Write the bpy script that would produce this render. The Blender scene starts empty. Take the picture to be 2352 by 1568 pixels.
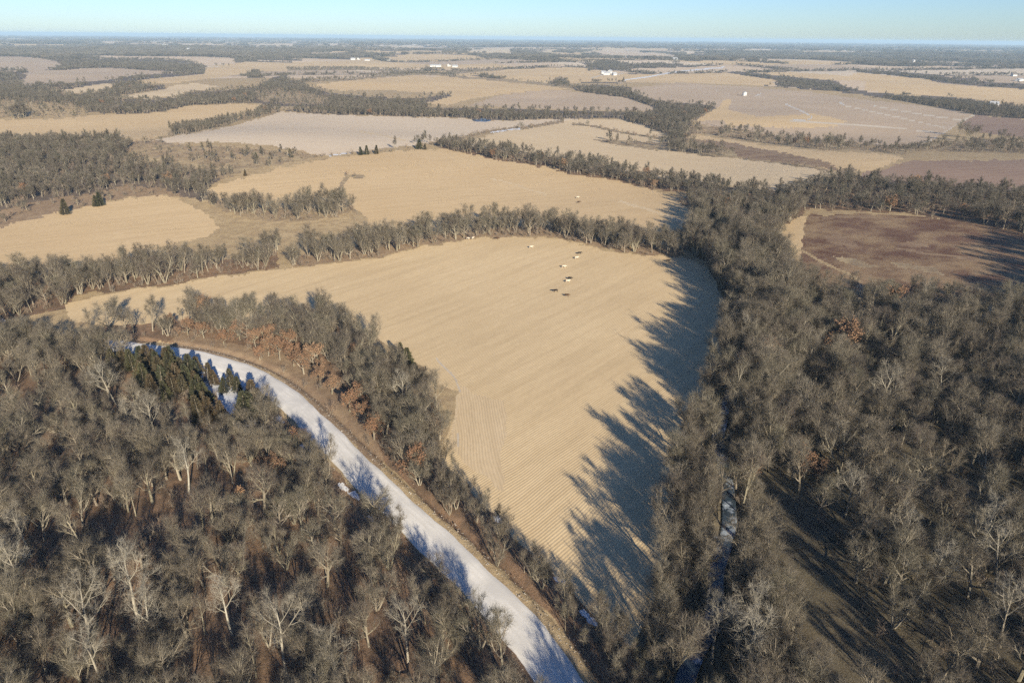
import bpy, math, random
import numpy as np
from mathutils import Vector, Matrix
random.seed(7)
RNG = np.random.default_rng(11)
scene = bpy.context.scene
COL = scene.collection

# ------------------------------------------------------------------ camera, sky, sun, exposure
PITCH = math.radians(24.0); ROLL = math.radians(0.54); FPX = 682.7; CAMZ = 100.0
SUN_AZ = math.radians(157.0); SUN_EL = math.radians(20.5)
cam_d = bpy.data.cameras.new('camera'); cam = bpy.data.objects.new('camera', cam_d); COL.objects.link(cam)
cam_d.sensor_width = 36.0; cam_d.lens = 36.0 * FPX / 1024.0; cam_d.clip_start = 0.5; cam_d.clip_end = 120000
R0 = np.array([1., 0, 0]); U0 = np.array([0, math.sin(PITCH), math.cos(PITCH)])
F = np.array([0, math.cos(PITCH), -math.sin(PITCH)])
R = R0 * math.cos(ROLL) + U0 * math.sin(ROLL); U = -R0 * math.sin(ROLL) + U0 * math.cos(ROLL)
cam.matrix_world = Matrix(((R[0], U[0], -F[0], 0), (R[1], U[1], -F[1], 0), (R[2], U[2], -F[2], CAMZ), (0, 0, 0, 1)))
scene.camera = cam

world = bpy.data.worlds.new('World'); scene.world = world; world.use_nodes = True
wn = world.node_tree; wn.nodes.clear()
sky = wn.nodes.new('ShaderNodeTexSky'); sky.sky_type = 'NISHITA'; sky.sun_disc = False
sky.sun_elevation = SUN_EL; sky.sun_rotation = SUN_AZ; sky.altitude = 300
sky.air_density = 1.0; sky.dust_density = 0.25; sky.ozone_density = 2.0
bg = wn.nodes.new('ShaderNodeBackground'); bg.inputs['Strength'].default_value = 0.050
wo = wn.nodes.new('ShaderNodeOutputWorld')
tint = wn.nodes.new('ShaderNodeMix'); tint.data_type = 'RGBA'; tint.blend_type = 'MULTIPLY'; tint.inputs[0].default_value = 1.0
tint.inputs[7].default_value = (.74, .97, 1.42, 1)      # clear cold winter air
wn.links.new(sky.outputs[0], tint.inputs[6]); wn.links.new(tint.outputs[2], bg.inputs['Color']); wn.links.new(bg.outputs[0], wo.inputs['Surface'])

sun_d = bpy.data.lights.new('sun', 'SUN'); sun_d.energy = 5.0; sun_d.angle = math.radians(0.53); sun_d.color = (1.0, 0.89, 0.72)
sun = bpy.data.objects.new('sun', sun_d); COL.objects.link(sun)
sdir = Vector((math.sin(SUN_AZ) * math.cos(SUN_EL), math.cos(SUN_AZ) * math.cos(SUN_EL), math.sin(SUN_EL)))
sun.rotation_euler = sdir.to_track_quat('Z', 'Y').to_euler(); sun.location = (0, 0, 120)
scene.view_settings.view_transform = 'Standard'; scene.view_settings.look = 'None'
scene.view_settings.gamma = 1.0; scene.view_settings.exposure = 1.08
cy = scene.cycles
cy.max_bounces = 4; cy.diffuse_bounces = 2; cy.glossy_bounces = 1; cy.transmission_bounces = 1
cy.volume_bounces = 0; cy.transparent_max_bounces = 4
cy.use_adaptive_sampling = True; cy.adaptive_threshold = 0.02
cy.use_denoising = False
cy.sample_clamp_indirect = 4.0

# ------------------------------------------------------------------ noise, terrain, projection of surveyed points
def hsh(i, j, s):
    v = np.sin(i * 127.1 + j * 311.7 + s * 74.7) * 43758.5453
    return v - np.floor(v)
def vnoise(x, y, s=0):
    i = np.floor(x); j = np.floor(y); u = x - i; v = y - j; u = u * u * (3 - 2 * u); v = v * v * (3 - 2 * v)
    return (hsh(i, j, s) * (1 - u) + hsh(i + 1, j, s) * u) * (1 - v) + (hsh(i, j + 1, s) * (1 - u) + hsh(i + 1, j + 1, s) * u) * v
def fbm(x, y, s=0, o=3):
    a = 0; w = .5
    for k in range(o):
        a = a + w * (vnoise(x, y, s + k) - .5); x = x * 2.03 + 7.1; y = y * 2.03 + 3.3; w *= .5
    return a
def sstep(a, b, x):
    t = np.clip((x - a) / (b - a), 0, 1); return t * t * (3 - 2 * t)
def gauss(x, y, cx, cy_, r, h): return h * np.exp(-((x - cx) ** 2 + (y - cy_) ** 2) / (r * r))
def H0(x, y):
    r = np.hypot(x, y)
    h = sstep(380, 1000, r) * 40 * fbm(x / 950 + 3.7, y / 950 + 1.3, 5, 2) + sstep(60, 200, r) * 2.0 * fbm(x / 150, y / 150, 9, 2) + sstep(340, 620, r) * 13 * fbm(x / 270 + 1.7, y / 270 + 4.1, 13, 2)
    h = h + gauss(x, y, -270, 600, 190, 15) + gauss(x, y, -60, 650, 240, 7) + gauss(x, y, -120, 60, 85, 8)
    h = h + 13 * sstep(75, 270, x) * (1 - sstep(500, 900, y))
    return h
def unproj(pts, H=H0):
    a = np.asarray(pts, float).reshape(-1, 2)
    px = a[:, 0] * .4; py = a[:, 1] * .3995
    d = F[None] + ((px - 512) / FPX)[:, None] * R[None] - ((py - 341) / FPX)[:, None] * U[None]
    hor = np.hypot(d[:, 0], d[:, 1]); dx = d[:, 0] / hor; dy = d[:, 1] / hor; sl = d[:, 2] / hor
    rr = np.exp(np.linspace(math.log(20), math.log(40000), 1500))
    X = dx[:, None] * rr; Y = dy[:, None] * rr; Z = CAMZ + sl[:, None] * rr
    below = Z < H(X, Y)
    k = np.where(below.any(1), below.argmax(1), len(rr) - 1); k = np.maximum(k, 1)
    lo = rr[k - 1]; hi = rr[k]
    for _ in range(14):
        m = (lo + hi) / 2; b = (CAMZ + sl * m) < H(dx * m, dy * m)
        hi = np.where(b, m, hi); lo = np.where(b, lo, m)
    return np.stack([dx * hi, dy * hi], 1)
def proj(x, y, z):
    p = np.stack([x, y, z - CAMZ], -1)
    w = p @ F
    ww = np.where(w > 0.1, w, np.nan)
    return (512 + FPX * (p @ R) / ww) / .4, (341 - FPX * (p @ U) / ww) / .3995
def DD(l): return [(a * 1.0884, b * 1.0884) for a, b in l]
def resample(P, step):
    P = np.asarray(P, float); s = np.concatenate([[0], np.cumsum(np.hypot(*np.diff(P, axis=0).T))])
    n = max(2, int(s[-1] / step) + 1); t = np.linspace(0, s[-1], n)
    return np.stack([np.interp(t, s, P[:, 0]), np.interp(t, s, P[:, 1])], 1)
def smooth(P, k):
    for _ in range(k):
        Q = P.copy(); Q[1:-1] = (P[:-2] + 2 * P[1:-1] + P[2:]) / 4; P = Q
    return P
def pdist(x, y, P):
    """distance to a polyline, signed side and nearest index"""
    best = np.full(x.shape, 1e9); bi = np.zeros(x.shape, int)
    for i in range(len(P) - 1):
        a = P[i]; b = P[i + 1]; ab = b - a; l2 = (ab ** 2).sum() + 1e-9
        t = np.clip(((x - a[0]) * ab[0] + (y - a[1]) * ab[1]) / l2, 0, 1)
        d = np.hypot(x - a[0] - t * ab[0], y - a[1] - t * ab[1])
        m = d < best; best = np.where(m, d, best); bi = np.where(m, i, bi)
    return best, bi

ROAD_UP = DD([(-60, 742), (40, 748), (150, 770), (270, 790), (380, 795), (470, 805), (560, 830), (620, 850), (680, 890), (740, 940), (800, 1000), (870, 1075), (950, 1150), (1050, 1240), (1130, 1310), (1200, 1370), (1260, 1440), (1310, 1500), (1350, 1568), (1390, 1660), (1440, 1780)])
ROAD_LO = DD([(-60, 757), (40, 763), (150, 782), (270, 803), (350, 815), (440, 830), (500, 852), (565, 880), (620, 920), (660, 965), (710, 1015), (770, 1075), (830, 1140), (900, 1200), (960, 1260), (1030, 1335), (1090, 1400), (1150, 1460), (1200, 1520), (1235, 1568), (1290, 1660), (1350, 1780)])
_A = resample(unproj(ROAD_UP), 2); _B = resample(unproj(ROAD_LO), 2)
_mid = []
for b in _B[::4]:
    k = ((_A - b) ** 2).sum(1).argmin(); _mid.append((_A[k] + b) / 2)
ROADC = smooth(resample(np.array(_mid), 3.0), 14)
ROADW = 4.5
ROADZ = H0(ROADC[:, 0], ROADC[:, 1])
for _ in range(30):
    ROADZ[1:-1] = (ROADZ[:-2] + 2 * ROADZ[1:-1] + ROADZ[2:]) / 4
ROADZ = ROADZ + 0.1
CREEKC = smooth(resample(unproj([(1800, 500), (1770, 552), (1778, 600), (1808, 680), (1850, 780), (1855, 850), (1835, 930), (1815, 990), (1806, 1050), (1792, 1085), (1815, 1160), (1828, 1270), (1824, 1335), (1799, 1382), (1786, 1441), (1799, 1518), (1765, 1573), (1725, 1646), (1710, 1697), (1690, 1800), (1670, 1960)]), 3.0), 3)
def H(x, y):
    x = np.asarray(x, float); y = np.asarray(y, float); h = H0(x, y); sh = h.shape
    x = x.ravel(); y = y.ravel(); h = h.ravel().copy()
    m = (x > ROADC[:, 0].min() - 20) & (x < ROADC[:, 0].max() + 20) & (y > ROADC[:, 1].min() - 20) & (y < ROADC[:, 1].max() + 20)
    if m.any():
        d, bi = pdist(x[m], y[m], ROADC); zr = ROADZ[bi]
        t = sstep(ROADW + 1.2, 14, d)
        hh = h[m] * t + (zr - .12) * (1 - t)
        hh = hh - 0.75 * np.exp(-((d - ROADW - 2.4) / 1.1) ** 2)
        h[m] = np.where(d < 20, hh, h[m])
    m = (x > CREEKC[:, 0].min() - 20) & (x < CREEKC[:, 0].max() + 20) & (y > CREEKC[:, 1].min() - 20) & (y < CREEKC[:, 1].max() + 20)
    if m.any():
        d, bi = pdist(x[m], y[m], CREEKC)
        h[m] = h[m] - 2.2 * (1 - sstep(1.0, 4.5, d))
    return h.reshape(sh)

# ------------------------------------------------------------------ helpers
def tag(o, label=None, cat=None, group=None, kind=None):
    if label: o['label'] = label
    if cat: o['category'] = cat
    if group: o['group'] = group
    if kind: o['kind'] = kind
    return o
def mesh_from(name, V, faces, mats=(), smooth_=False):
    me = bpy.data.meshes.new(name); me.from_pydata([tuple(v) for v in V], [], faces)
    for m in mats: me.materials.append(m)
    if smooth_: me.polygons.foreach_set('use_smooth', [True] * len(me.polygons))
    me.update(); return me
def add(name, me, parent=None, loc=None):
    o = bpy.data.objects.new(name, me); COL.objects.link(o)
    if parent is not None: o.parent = parent
    if loc is not None: o.location = loc
    return o
def quad_mesh(name, V, Q, mats=(), smooth_=True):
    me = bpy.data.meshes.new(name); n = len(Q)
    me.vertices.add(len(V)); me.vertices.foreach_set('co', np.ascontiguousarray(V, dtype=np.float32).ravel())
    me.loops.add(n * 4); me.loops.foreach_set('vertex_index', np.ascontiguousarray(Q, dtype=np.int32).ravel())
    me.polygons.add(n); me.polygons.foreach_set('loop_start', np.arange(0, n * 4, 4, dtype=np.int32))
    me.polygons.foreach_set('loop_total', np.full(n, 4, dtype=np.int32))
    me.polygons.foreach_set('use_smooth', np.full(n, smooth_, dtype=bool))
    for m in mats: me.materials.append(m)
    me.update(); me.validate(); return me

# ------------------------------------------------------------------ materials
class NT:
    def __init__(s, name):
        s.m = bpy.data.materials.new(name); s.m.use_nodes = True; s.t = s.m.node_tree; s.n = s.t.nodes; s.l = s.t.links
        s.b = s.n['Principled BSDF']; s.b.inputs['Roughness'].default_value = .92
        s.b.inputs['Specular IOR Level'].default_value = .15
        g = s.n.new('ShaderNodeNewGeometry'); s.pos = g.outputs['Position']
    def new(s, t, **k):
        n = s.n.new(t)
        for a, b in k.items(): setattr(n, a, b)
        return n
    def mapping(s, rot=0, sc=(1, 1, 1), src=None):
        m = s.new('ShaderNodeMapping'); m.inputs['Rotation'].default_value[2] = rot
        s.l.new(src or s.pos, m.inputs[0])
        if tuple(sc) == (1, 1, 1): return m.outputs[0]
        m2 = s.new('ShaderNodeMapping'); m2.inputs['Scale'].default_value = sc      # stretch after turning, so streaks follow the rows
        s.l.new(m.outputs[0], m2.inputs[0]); return m2.outputs[0]
    def noise(s, vec, scale, detail=3, rough=.55, out=0):
        n = s.new('ShaderNodeTexNoise'); n.inputs['Scale'].default_value = scale; n.inputs['Detail'].default_value = detail
        n.inputs['Roughness'].default_value = rough; s.l.new(vec, n.inputs['Vector']); return n.outputs[out]
    def ramp(s, fac, stops):
        r = s.new('ShaderNodeValToRGB'); e = r.color_ramp.elements
        while len(e) < len(stops): e.new(.5)
        for k, (p, c) in enumerate(stops): e[k].position = p; e[k].color = (c[0], c[1], c[2], 1) if hasattr(c, '__len__') else (c, c, c, 1)
        s.l.new(fac, r.inputs[0]); return r.outputs[0]
    def mix(s, fac, a, b, mode='MIX'):
        m = s.new('ShaderNodeMix', data_type='RGBA', blend_type=mode)
        for i, v in ((0, fac), (6, a), (7, b)):
            if hasattr(v, 'is_linked') or hasattr(v, 'links'): s.l.new(v, m.inputs[i])
            elif i == 0: m.inputs[0].default_value = v
            else: m.inputs[i].default_value = (*v, 1)
        return m.outputs[2]
    def math(s, op, a, b=None, c=None):
        m = s.new('ShaderNodeMath', operation=op)
        for i, v in enumerate((a, b, c)):
            if v is None: continue
            if hasattr(v, 'links'): s.l.new(v, m.inputs[i])
            else: m.inputs[i].default_value = v
        return m.outputs[0]
    def bump(s, h, strength, dist):
        b = s.new('ShaderNodeBump'); b.inputs['Strength'].default_value = strength; b.inputs['Distance'].default_value = dist
        s.l.new(h, b.inputs['Height']); s.l.new(b.outputs[0], s.b.inputs['Normal'])
    def col(s, c): s.l.new(c, s.b.inputs['Base Color'])

def field_mat(name, c1, c2, c3, az=None, spacing=.76, rowk=.5, patch=.012, warp=0.0, streak=.5, cell=None):
    """cultivated ground: broad tone patches, streaks along the rows, crumbly grain; az = row azimuth in degrees"""
    k = NT(name)
    ang = math.radians(az if az is not None else 40)
    v = k.mapping(rot=ang)                                   # after this y runs along the rows
    big = k.noise(k.pos, patch, 4, .6); med = k.noise(k.mapping(rot=ang, sc=(1, .07, 1)), .28, 4, .65)
    fine = k.noise(k.mapping(rot=ang, sc=(1, .35, 1)), 1.3, 3, .7); grain = k.noise(k.pos, 5.0, 2, .7)
    base = k.mix(k.ramp(big, [(.36, 0), (.62, 1)]), c1, c2)
    base = k.mix(k.math('MULTIPLY', k.ramp(med, [(.46, 0), (.66, 1)]), streak), base, c3)
    base = k.mix(k.ramp(fine, [(.3, .26), (.7, 0)]), base, tuple(x * .6 for x in c1))
    base = k.mix(k.ramp(grain, [(.3, .18), (.62, 0)]), base, tuple(x * .55 for x in c3))
    if az is not None:
        sx = k.new('ShaderNodeSeparateXYZ'); k.l.new(v, sx.inputs[0])
        x = sx.outputs[0]
        wob = k.noise(k.mapping(rot=ang, sc=(.02, .02, 1)), 1.0, 2, .5)
        x = k.math('ADD', x, k.math('MULTIPLY', wob, 6 + warp))
        st = k.math('SINE', k.math('MULTIPLY', x, 2 * math.pi / spacing))
        brk = k.ramp(k.noise(k.mapping(rot=ang, sc=(1.0, .25, 1)), .9, 2, .6), [(.35, .25), (.65, 1)])
        st01 = k.math('MULTIPLY_ADD', st, .5, .5)
        sh = k.math('MULTIPLY', k.math('MULTIPLY', st01, rowk), brk)
        base = k.mix(sh, base, tuple(x_ * .42 for x_ in c1))
        k.bump(k.math('MULTIPLY_ADD', st, -.25, k.math('MULTIPLY', grain, .5)), .8, .07)
        # passes of the planter: every 9 m one seam
        st2 = k.math('SINE', k.math('MULTIPLY', x, 2 * math.pi / (spacing * 12)))
        base = k.mix(k.math('MULTIPLY', k.ramp(st2, [(.80, 0), (1, 1)]), .35), base, c3)
    else:
        k.bump(grain, .5, .05)
    k.col(base); return k.m

def grass_mat(name, c1, c2, c3, scale=.25, contrast=.6, bump=.35, patch=.03):
    k = NT(name)
    a = k.noise(k.pos, patch, 5, .65); b = k.noise(k.pos, scale, 5, .7); g = k.noise(k.pos, 3.0, 3, .75)
    base = k.mix(k.ramp(a, [(.40, 0), (.60, 1)]), c1, c2)
    base = k.mix(k.math('MULTIPLY', k.ramp(b, [(.42, 0), (.6, 1)]), contrast), base, c3)
    base = k.mix(k.ramp(g, [(.32, .5), (.6, 0)]), base, tuple(x * .4 for x in c1))
    k.bump(k.math('ADD', b, g), .6, bump * .6); k.col(base); return k.m

M = {}
M['stub_main'] = field_mat('corn_stubble_straw', (.575, .432, .245), (.635, .488, .285), (.46, .34, .19), az=40, rowk=.27, streak=.5)
M['stub_head'] = field_mat('corn_stubble_headland', (.56, .425, .252), (.61, .475, .295), (.45, .34, .20), az=-8, rowk=.27, streak=.4)
M['tan'] = field_mat('stubble_tan', (.535, .39, .215), (.585, .437, .25), (.44, .32, .175), az=62, rowk=.18, warp=40, patch=.008)
M['tan2'] = field_mat('stubble_yellow', (.56, .435, .268), (.61, .48, .305), (.48, .365, .22), az=-60, rowk=.15, warp=60, patch=.006)
M['pale'] = field_mat('bean_stubble_pale', (.56, .455, .325), (.60, .495, .36), (.50, .40, .28), az=80, rowk=.12, warp=30, patch=.006)
M['grey'] = field_mat('bean_stubble_grey', (.40, .312, .218), (.45, .355, .255), (.43, .31, .19), az=75, rowk=.2, warp=20, patch=.01)
M['redbrown'] = field_mat('tilled_brown_soil', (.23, .155, .115), (.28, .195, .145), (.32, .235, .16), az=75, rowk=.2)
M['brown'] = grass_mat('brown_weeds', (.20, .13, .085), (.25, .17, .11), (.38, .28, .165), .10, .5)
M['prairie'] = grass_mat('prairie_grass_russet', (.125, .068, .045), (.165, .098, .066), (.46, .34, .19), .045, .5, .5, .03)
M['grass'] = grass_mat('dry_grass', (.40, .30, .165), (.46, .35, .20), (.28, .20, .115), .22, .7)
M['bank'] = grass_mat('bank_grass_russet', (.28, .20, .125), (.34, .245, .15), (.20, .135, .085), .3, .7)
M['scrub'] = grass_mat('scrub_grass', (.40, .31, .18), (.30, .215, .135), (.20, .15, .10), .12, .75)
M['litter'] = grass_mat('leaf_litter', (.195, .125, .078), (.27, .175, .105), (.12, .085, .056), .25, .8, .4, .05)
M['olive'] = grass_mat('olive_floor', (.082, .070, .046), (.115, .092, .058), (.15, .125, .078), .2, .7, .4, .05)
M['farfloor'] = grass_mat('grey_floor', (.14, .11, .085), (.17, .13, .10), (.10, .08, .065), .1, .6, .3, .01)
M['thinsnow'] = grass_mat('thin_snow', (.50, .475, .43), (.55, .53, .49), (.40, .34, .26), .5, .5, .05, .1)
M['snow'] = grass_mat('snow', (.62, .64, .67), (.68, .69, .71), (.45, .42, .35), .8, .55, .05, .2)
M['track'] = grass_mat('pale_track', (.50, .43, .33), (.56, .49, .39), (.42, .34, .24), .3, .5, .05)
M['mid'] = field_mat('stubble_distant', (.51, .39, .26), (.56, .435, .295), (.45, .345, .23), az=None, patch=.002, streak=.3)

# ------------------------------------------------------------------ surveyed patches of ground (photo pixels of the 2560x1707 frame)
# (name, material, kind of tree cover, points); later ones lie on top of earlier ones
PATCH = []
def P(name, mat, cover, pts): PATCH.append((name, mat, cover, np.array(pts, float), None))
def L(name, mat, cover, pts, hw): PATCH.append((name, mat, cover, np.array(pts, float), hw))
BIG = 9000
# distance
P('far_woods', 'farfloor', 'far', [(1700, 130), (1850, 128), (2000, 125), (2100, 131), (2300, 128), (2560, 132), (2800, 134), (2800, 172), (2560, 170), (2400, 166), (2200, 166), (1972, 160), (1850, 153), (1720, 153), (1700, 150)])
P('far_woods', 'farfloor', 'far', [(-200, 120), (0, 122), (100, 112), (200, 112), (350, 118), (500, 117), (600, 118), (625, 125), (590, 135), (700, 132), (900, 136), (1000, 140), (850, 146), (700, 144), (560, 143), (300, 140), (140, 140), (0, 140), (-200, 140)])
P('far_woods', 'farfloor', 'far', [(1230, 140), (1300, 122), (1340, 132), (1390, 128), (1450, 125), (1500, 138), (1600, 150), (1700, 155), (1640, 165), (1500, 170), (1470, 178), (1470, 165), (1450, 156), (1350, 153), (1300, 149)])
P('crop_field', 'mid', None, [(1460, 131), (1560, 122), (1640, 122), (1560, 127), (1700, 138), (1560, 142), (1500, 135)])
P('crop_field', 'tan2', None, [(1170, 127), (1220, 122), (1275, 122), (1280, 131), (1240, 134), (1190, 133)])
P('crop_field', 'tan2', None, [(1345, 131), (1385, 123), (1400, 124), (1372, 138)])
P('crop_field', 'tan2', None, [(1430, 122), (1560, 121), (1555, 126), (1450, 125)])
P('crop_field', 'redbrown', None, [(1710, 135), (1780, 134), (1760, 141), (1710, 140)])
P('crop_field', 'mid', None, [(2140, 141), (2230, 145), (2225, 149), (2140, 146)])
P('crop_field', 'grey', None, [(-200, 141), (50, 141), (100, 145), (137, 152), (155, 160), (132, 172), (75, 180), (40, 167), (0, 170), (-200, 172)])
P('crop_field', 'grey', None, [(72, 182), (125, 177), (225, 170), (287, 170), (375, 176), (337, 184), (265, 201), (175, 206), (100, 209), (50, 217), (45, 202)])
P('crop_field', 'mid', None, [(170, 142), (262, 138), (310, 140), (500, 141), (588, 145), (588, 160), (520, 163), (460, 152), (400, 148), (300, 148), (200, 147)])
P('woods', 'farfloor', 'belt', [(-100, 178), (30, 178), (70, 187), (50, 207), (60, 220), (0, 215), (-100, 215)])
P('woods', 'farfloor', 'belt', [(155, 160), (137, 150), (170, 147), (300, 150), (400, 150), (470, 156), (512, 163), (512, 178), (480, 182), (420, 178), (375, 176), (287, 170), (225, 170), (150, 175), (130, 172)])
P('woods', 'farfloor', 'belt', [(50, 218), (100, 210), (175, 207), (265, 201), (340, 187), (420, 184), (512, 180), (512, 184), (375, 197), (315, 205), (265, 208), (175, 222), (102, 228), (60, 224)])
P('crop_field', 'tan', None, [(315, 205), (375, 197), (512, 185), (512, 168), (600, 164), (685, 161), (735, 155), (885, 151), (1000, 156), (1075, 162), (1150, 160), (1230, 158), (1290, 168), (1140, 172), (985, 171), (785, 172), (720, 177), (640, 178), (560, 192), (450, 206), (375, 212)])
P('crop_field', 'tan2', None, [(102, 227), (175, 222), (265, 208), (282, 211), (275, 223), (250, 228), (190, 232), (175, 233), (130, 229)])
P('crop_field', 'tan2', None, [(280, 244), (300, 241), (415, 223), (420, 216), (487, 207), (542, 215), (525, 225), (470, 227), (437, 241), (375, 244)])
P('woods', 'farfloor', 'belt', [(410, 278), (475, 263), (588, 258), (650, 262), (655, 272), (700, 275), (790, 283), (900, 287), (1000, 291), (1060, 293), (1120, 292), (1200, 298), (1280, 301), (1370, 297), (1470, 295), (1550, 296), (1590, 310), (1650, 330), (1665, 345), (1740, 395), (1840, 390), (1790, 370), (1740, 345), (1725, 320), (1735, 300), (1790, 285), (1788, 272), (1700, 268), (1640, 258), (1560, 233), (1470, 220), (1430, 216), (1440, 227), (1580, 248), (1660, 276), (1600, 279), (1450, 277), (1300, 272), (1200, 272), (1060, 268), (1060, 258), (1130, 241), (1120, 234), (1040, 247), (900, 240), (830, 233), (770, 216), (750, 201), (720, 199), (715, 186), (680, 194), (640, 217), (560, 226), (525, 228), (470, 232), (437, 245), (375, 248), (280, 248), (265, 242), (300, 237), (415, 222), (410, 214), (340, 209), (282, 215), (275, 226), (250, 231), (175, 236), (130, 233), (102, 227), (60, 219), (0, 207), (-100, 207), (-100, 250), (0, 250), (75, 252), (175, 259), (230, 280), (265, 284), (362, 283)])
P('pasture', 'scrub', 'scrub', [(630, 236), (700, 226), (760, 232), (830, 243), (820, 258), (740, 260), (650, 252)])
P('pasture', 'grass', 'scrub', [(-100, 250), (0, 250), (75, 252), (175, 259), (225, 277), (225, 287), (125, 295), (50, 297), (0, 295), (-100, 296)])
P('pasture', 'grass', None, [(560, 256), (640, 258), (700, 265), (800, 268), (700, 276), (650, 272), (600, 268)])
L('hedge', 'scrub', 'hedge', [(720, 174), (800, 173), (900, 173), (1000, 177), (1060, 182), (1150, 192)], 2.5)
L('hedge', 'scrub', 'hedge', [(755, 205), (800, 201), (900, 197), (960, 190), (1040, 184), (1120, 186)], 3)
L('hedge', 'scrub', 'scrub', [(955, 224), (1000, 214), (1030, 208), (1060, 202)], 2)
P('crop_field', 'tan', None, [(770, 215), (850, 203), (960, 194), (1030, 188), (1120, 194), (1250, 204), (1350, 213), (1430, 223), (1350, 226), (1250, 236), (1170, 248), (1120, 263), (1060, 259), (1130, 240), (1120, 233), (1040, 231), (980, 226), (850, 226)])
P('crop_field', 'grey', None, [(1170, 264), (1250, 237), (1380, 223), (1450, 230), (1560, 243), (1650, 274), (1600, 277), (1450, 275), (1300, 270)])
L('hedge', 'scrub', 'scrub', [(1150, 193), (1260, 200), (1350, 208), (1430, 218)], 2.5)
P('grove', 'scrub', 'belt', [(1360, 210), (1400, 190), (1420, 200), (1425, 214), (1400, 216)])
L('hedge', 'scrub', 'hedge', [(1120, 184), (1180, 178), (1262, 172)], 3)
P('woods', 'farfloor', 'belt', [(1440, 214), (1500, 212), (1560, 216), (1640, 232), (1700, 242), (1790, 262), (1790, 285), (1735, 300), (1700, 280), (1640, 262), (1560, 238), (1470, 222)])
L('snowy_track', 'snow', None, [(1560, 200), (1620, 192), (1662, 184), (1700, 178), (1810, 168)], 1.3)
L('snowy_track', 'track', None, [(1478, 195), (1510, 186), (1560, 184)], 1)
P('grove', 'farfloor', 'belt', [(1480, 172), (1560, 170), (1590, 164), (1700, 158), (1720, 164), (1600, 170), (1520, 178)])
# right hand plateau
P('crop_field', 'grey', None, [(1560, 222), (1700, 207), (1900, 216), (2025, 230), (2188, 252), (2272, 260), (2397, 277), (2437, 287), (2407, 302), (2357, 332), (2307, 364), (2200, 362), (2100, 354), (1925, 338), (1850, 323), (1760, 312), (1735, 300), (1790, 287), (1790, 264), (1690, 257), (1640, 250)])
P('crop_field', 'tan', None, [(1735, 303), (1800, 264), (1810, 250), (1828, 248), (1822, 275), (1900, 292), (2030, 284), (2120, 302), (2090, 316), (1970, 320), (1860, 314), (1820, 322), (1810, 302)])
L('snow_patch', 'thinsnow', None, [(1960, 258), (1985, 269), (2010, 280), (2024, 288)], .8)
L('snow_patch', 'thinsnow', None, [(2030, 291), (2029, 295), (2020, 299), (2000, 300), (1985, 299)], 1.0)
L('snow_patch', 'thinsnow', None, [(2100, 256), (2112, 264)], .8)
L('snow_patch', 'thinsnow', None, [(1890, 239), (1903, 234)], .8)
L('snow_patch', 'thinsnow', None, [(2185, 266), (2190, 263)], .8)
L('track', 'track', None, [(2112, 264), (2195, 282), (2330, 312), (2362, 320)], .8)
L('track', 'track', None, [(2190, 266), (2300, 285), (2405, 301)], .6)
L('track', 'track', None, [(1960, 300), (2150, 312), (2300, 326), (2352, 333)], .7)
L('track', 'track', None, [(2437, 286), (2407, 302), (2357, 333)], 1.6)
L('track', 'track', None, [(2340, 344), (2310, 358)], 1.5)
P('grass_strip', 'grass', 'sparse', [(1560, 205), (1900, 213), (2000, 222), (2060, 230), (2160, 240), (2290, 255), (2272, 260), (2188, 252), (2025, 230), (1900, 219), (1700, 209), (1560, 208)])
P('crop_field', 'tan', None, [(1560, 205), (1660, 186), (1830, 183), (1925, 198), (1935, 213), (1900, 213), (1700, 207)])
P('crop_field', 'redbrown', None, [(2440, 288), (2560, 298), (2750, 312), (2750, 347), (2560, 344), (2490, 337), (2400, 322), (2407, 304)])
P('crop_field', 'tan', None, [(2100, 200), (2144, 181), (2247, 191), (2322, 198), (2342, 207), (2447, 217), (2750, 233), (2750, 290), (2560, 270), (2470, 256), (2430, 246), (2350, 241), (2260, 237), (2160, 226), (2165, 203)])
P('woods', 'farfloor', 'belt', [(1820, 182), (1925, 198), (1955, 202), (1935, 213), (2025, 222), (2147, 235), (2272, 255), (2347, 268), (2400, 278), (2440, 287), (2560, 297), (2750, 307), (2750, 280), (2560, 268), (2470, 257), (2430, 247), (2350, 242), (2260, 238), (2160, 228), (2140, 222), (2110, 215), (2090, 202), (2000, 194), (1920, 186), (1870, 181), (1830, 178)])
P('woods', 'farfloor', 'belt', [(2144, 180), (2247, 190), (2322, 197), (2342, 205), (2447, 215), (2560, 222), (2750, 230), (2750, 214), (2560, 210), (2480, 206), (2400, 199), (2340, 186), (2200, 176), (2150, 172)])
P('woods', 'scrub', 'scrubline', [(1700, 328), (1825, 345), (1925, 360), (2050, 373), (2184, 377), (2260, 385), (2300, 378), (2400, 380), (2560, 384), (2750, 388), (2750, 347), (2450, 347), (2310, 364), (2188, 362), (2100, 354), (1925, 339), (1850, 324), (1740, 310)])
P('crop_field', 'tan', None, [(1705, 332), (1825, 349), (1925, 364), (2050, 377), (2184, 382), (2250, 390), (2260, 397), (2240, 404), (2170, 430), (2100, 430), (2029, 414), (1839, 392), (1760, 375), (1720, 350)])
P('pasture', 'brown', None, [(1715, 345), (1830, 357), (1950, 380), (2060, 402), (2100, 425), (2029, 414), (1839, 392), (1760, 375)])
P('pasture', 'redbrown', None, [(2168, 428), (2212, 423), (2270, 403), (2560, 399), (2750, 399), (2750, 488), (2560, 480), (2500, 480), (2395, 474), (2285, 460), (2175, 456), (2138, 452)])
P('pasture', 'grass', None, [(2260, 387), (2560, 387), (2750, 390), (2750, 401), (2560, 399), (2270, 402)])
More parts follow.
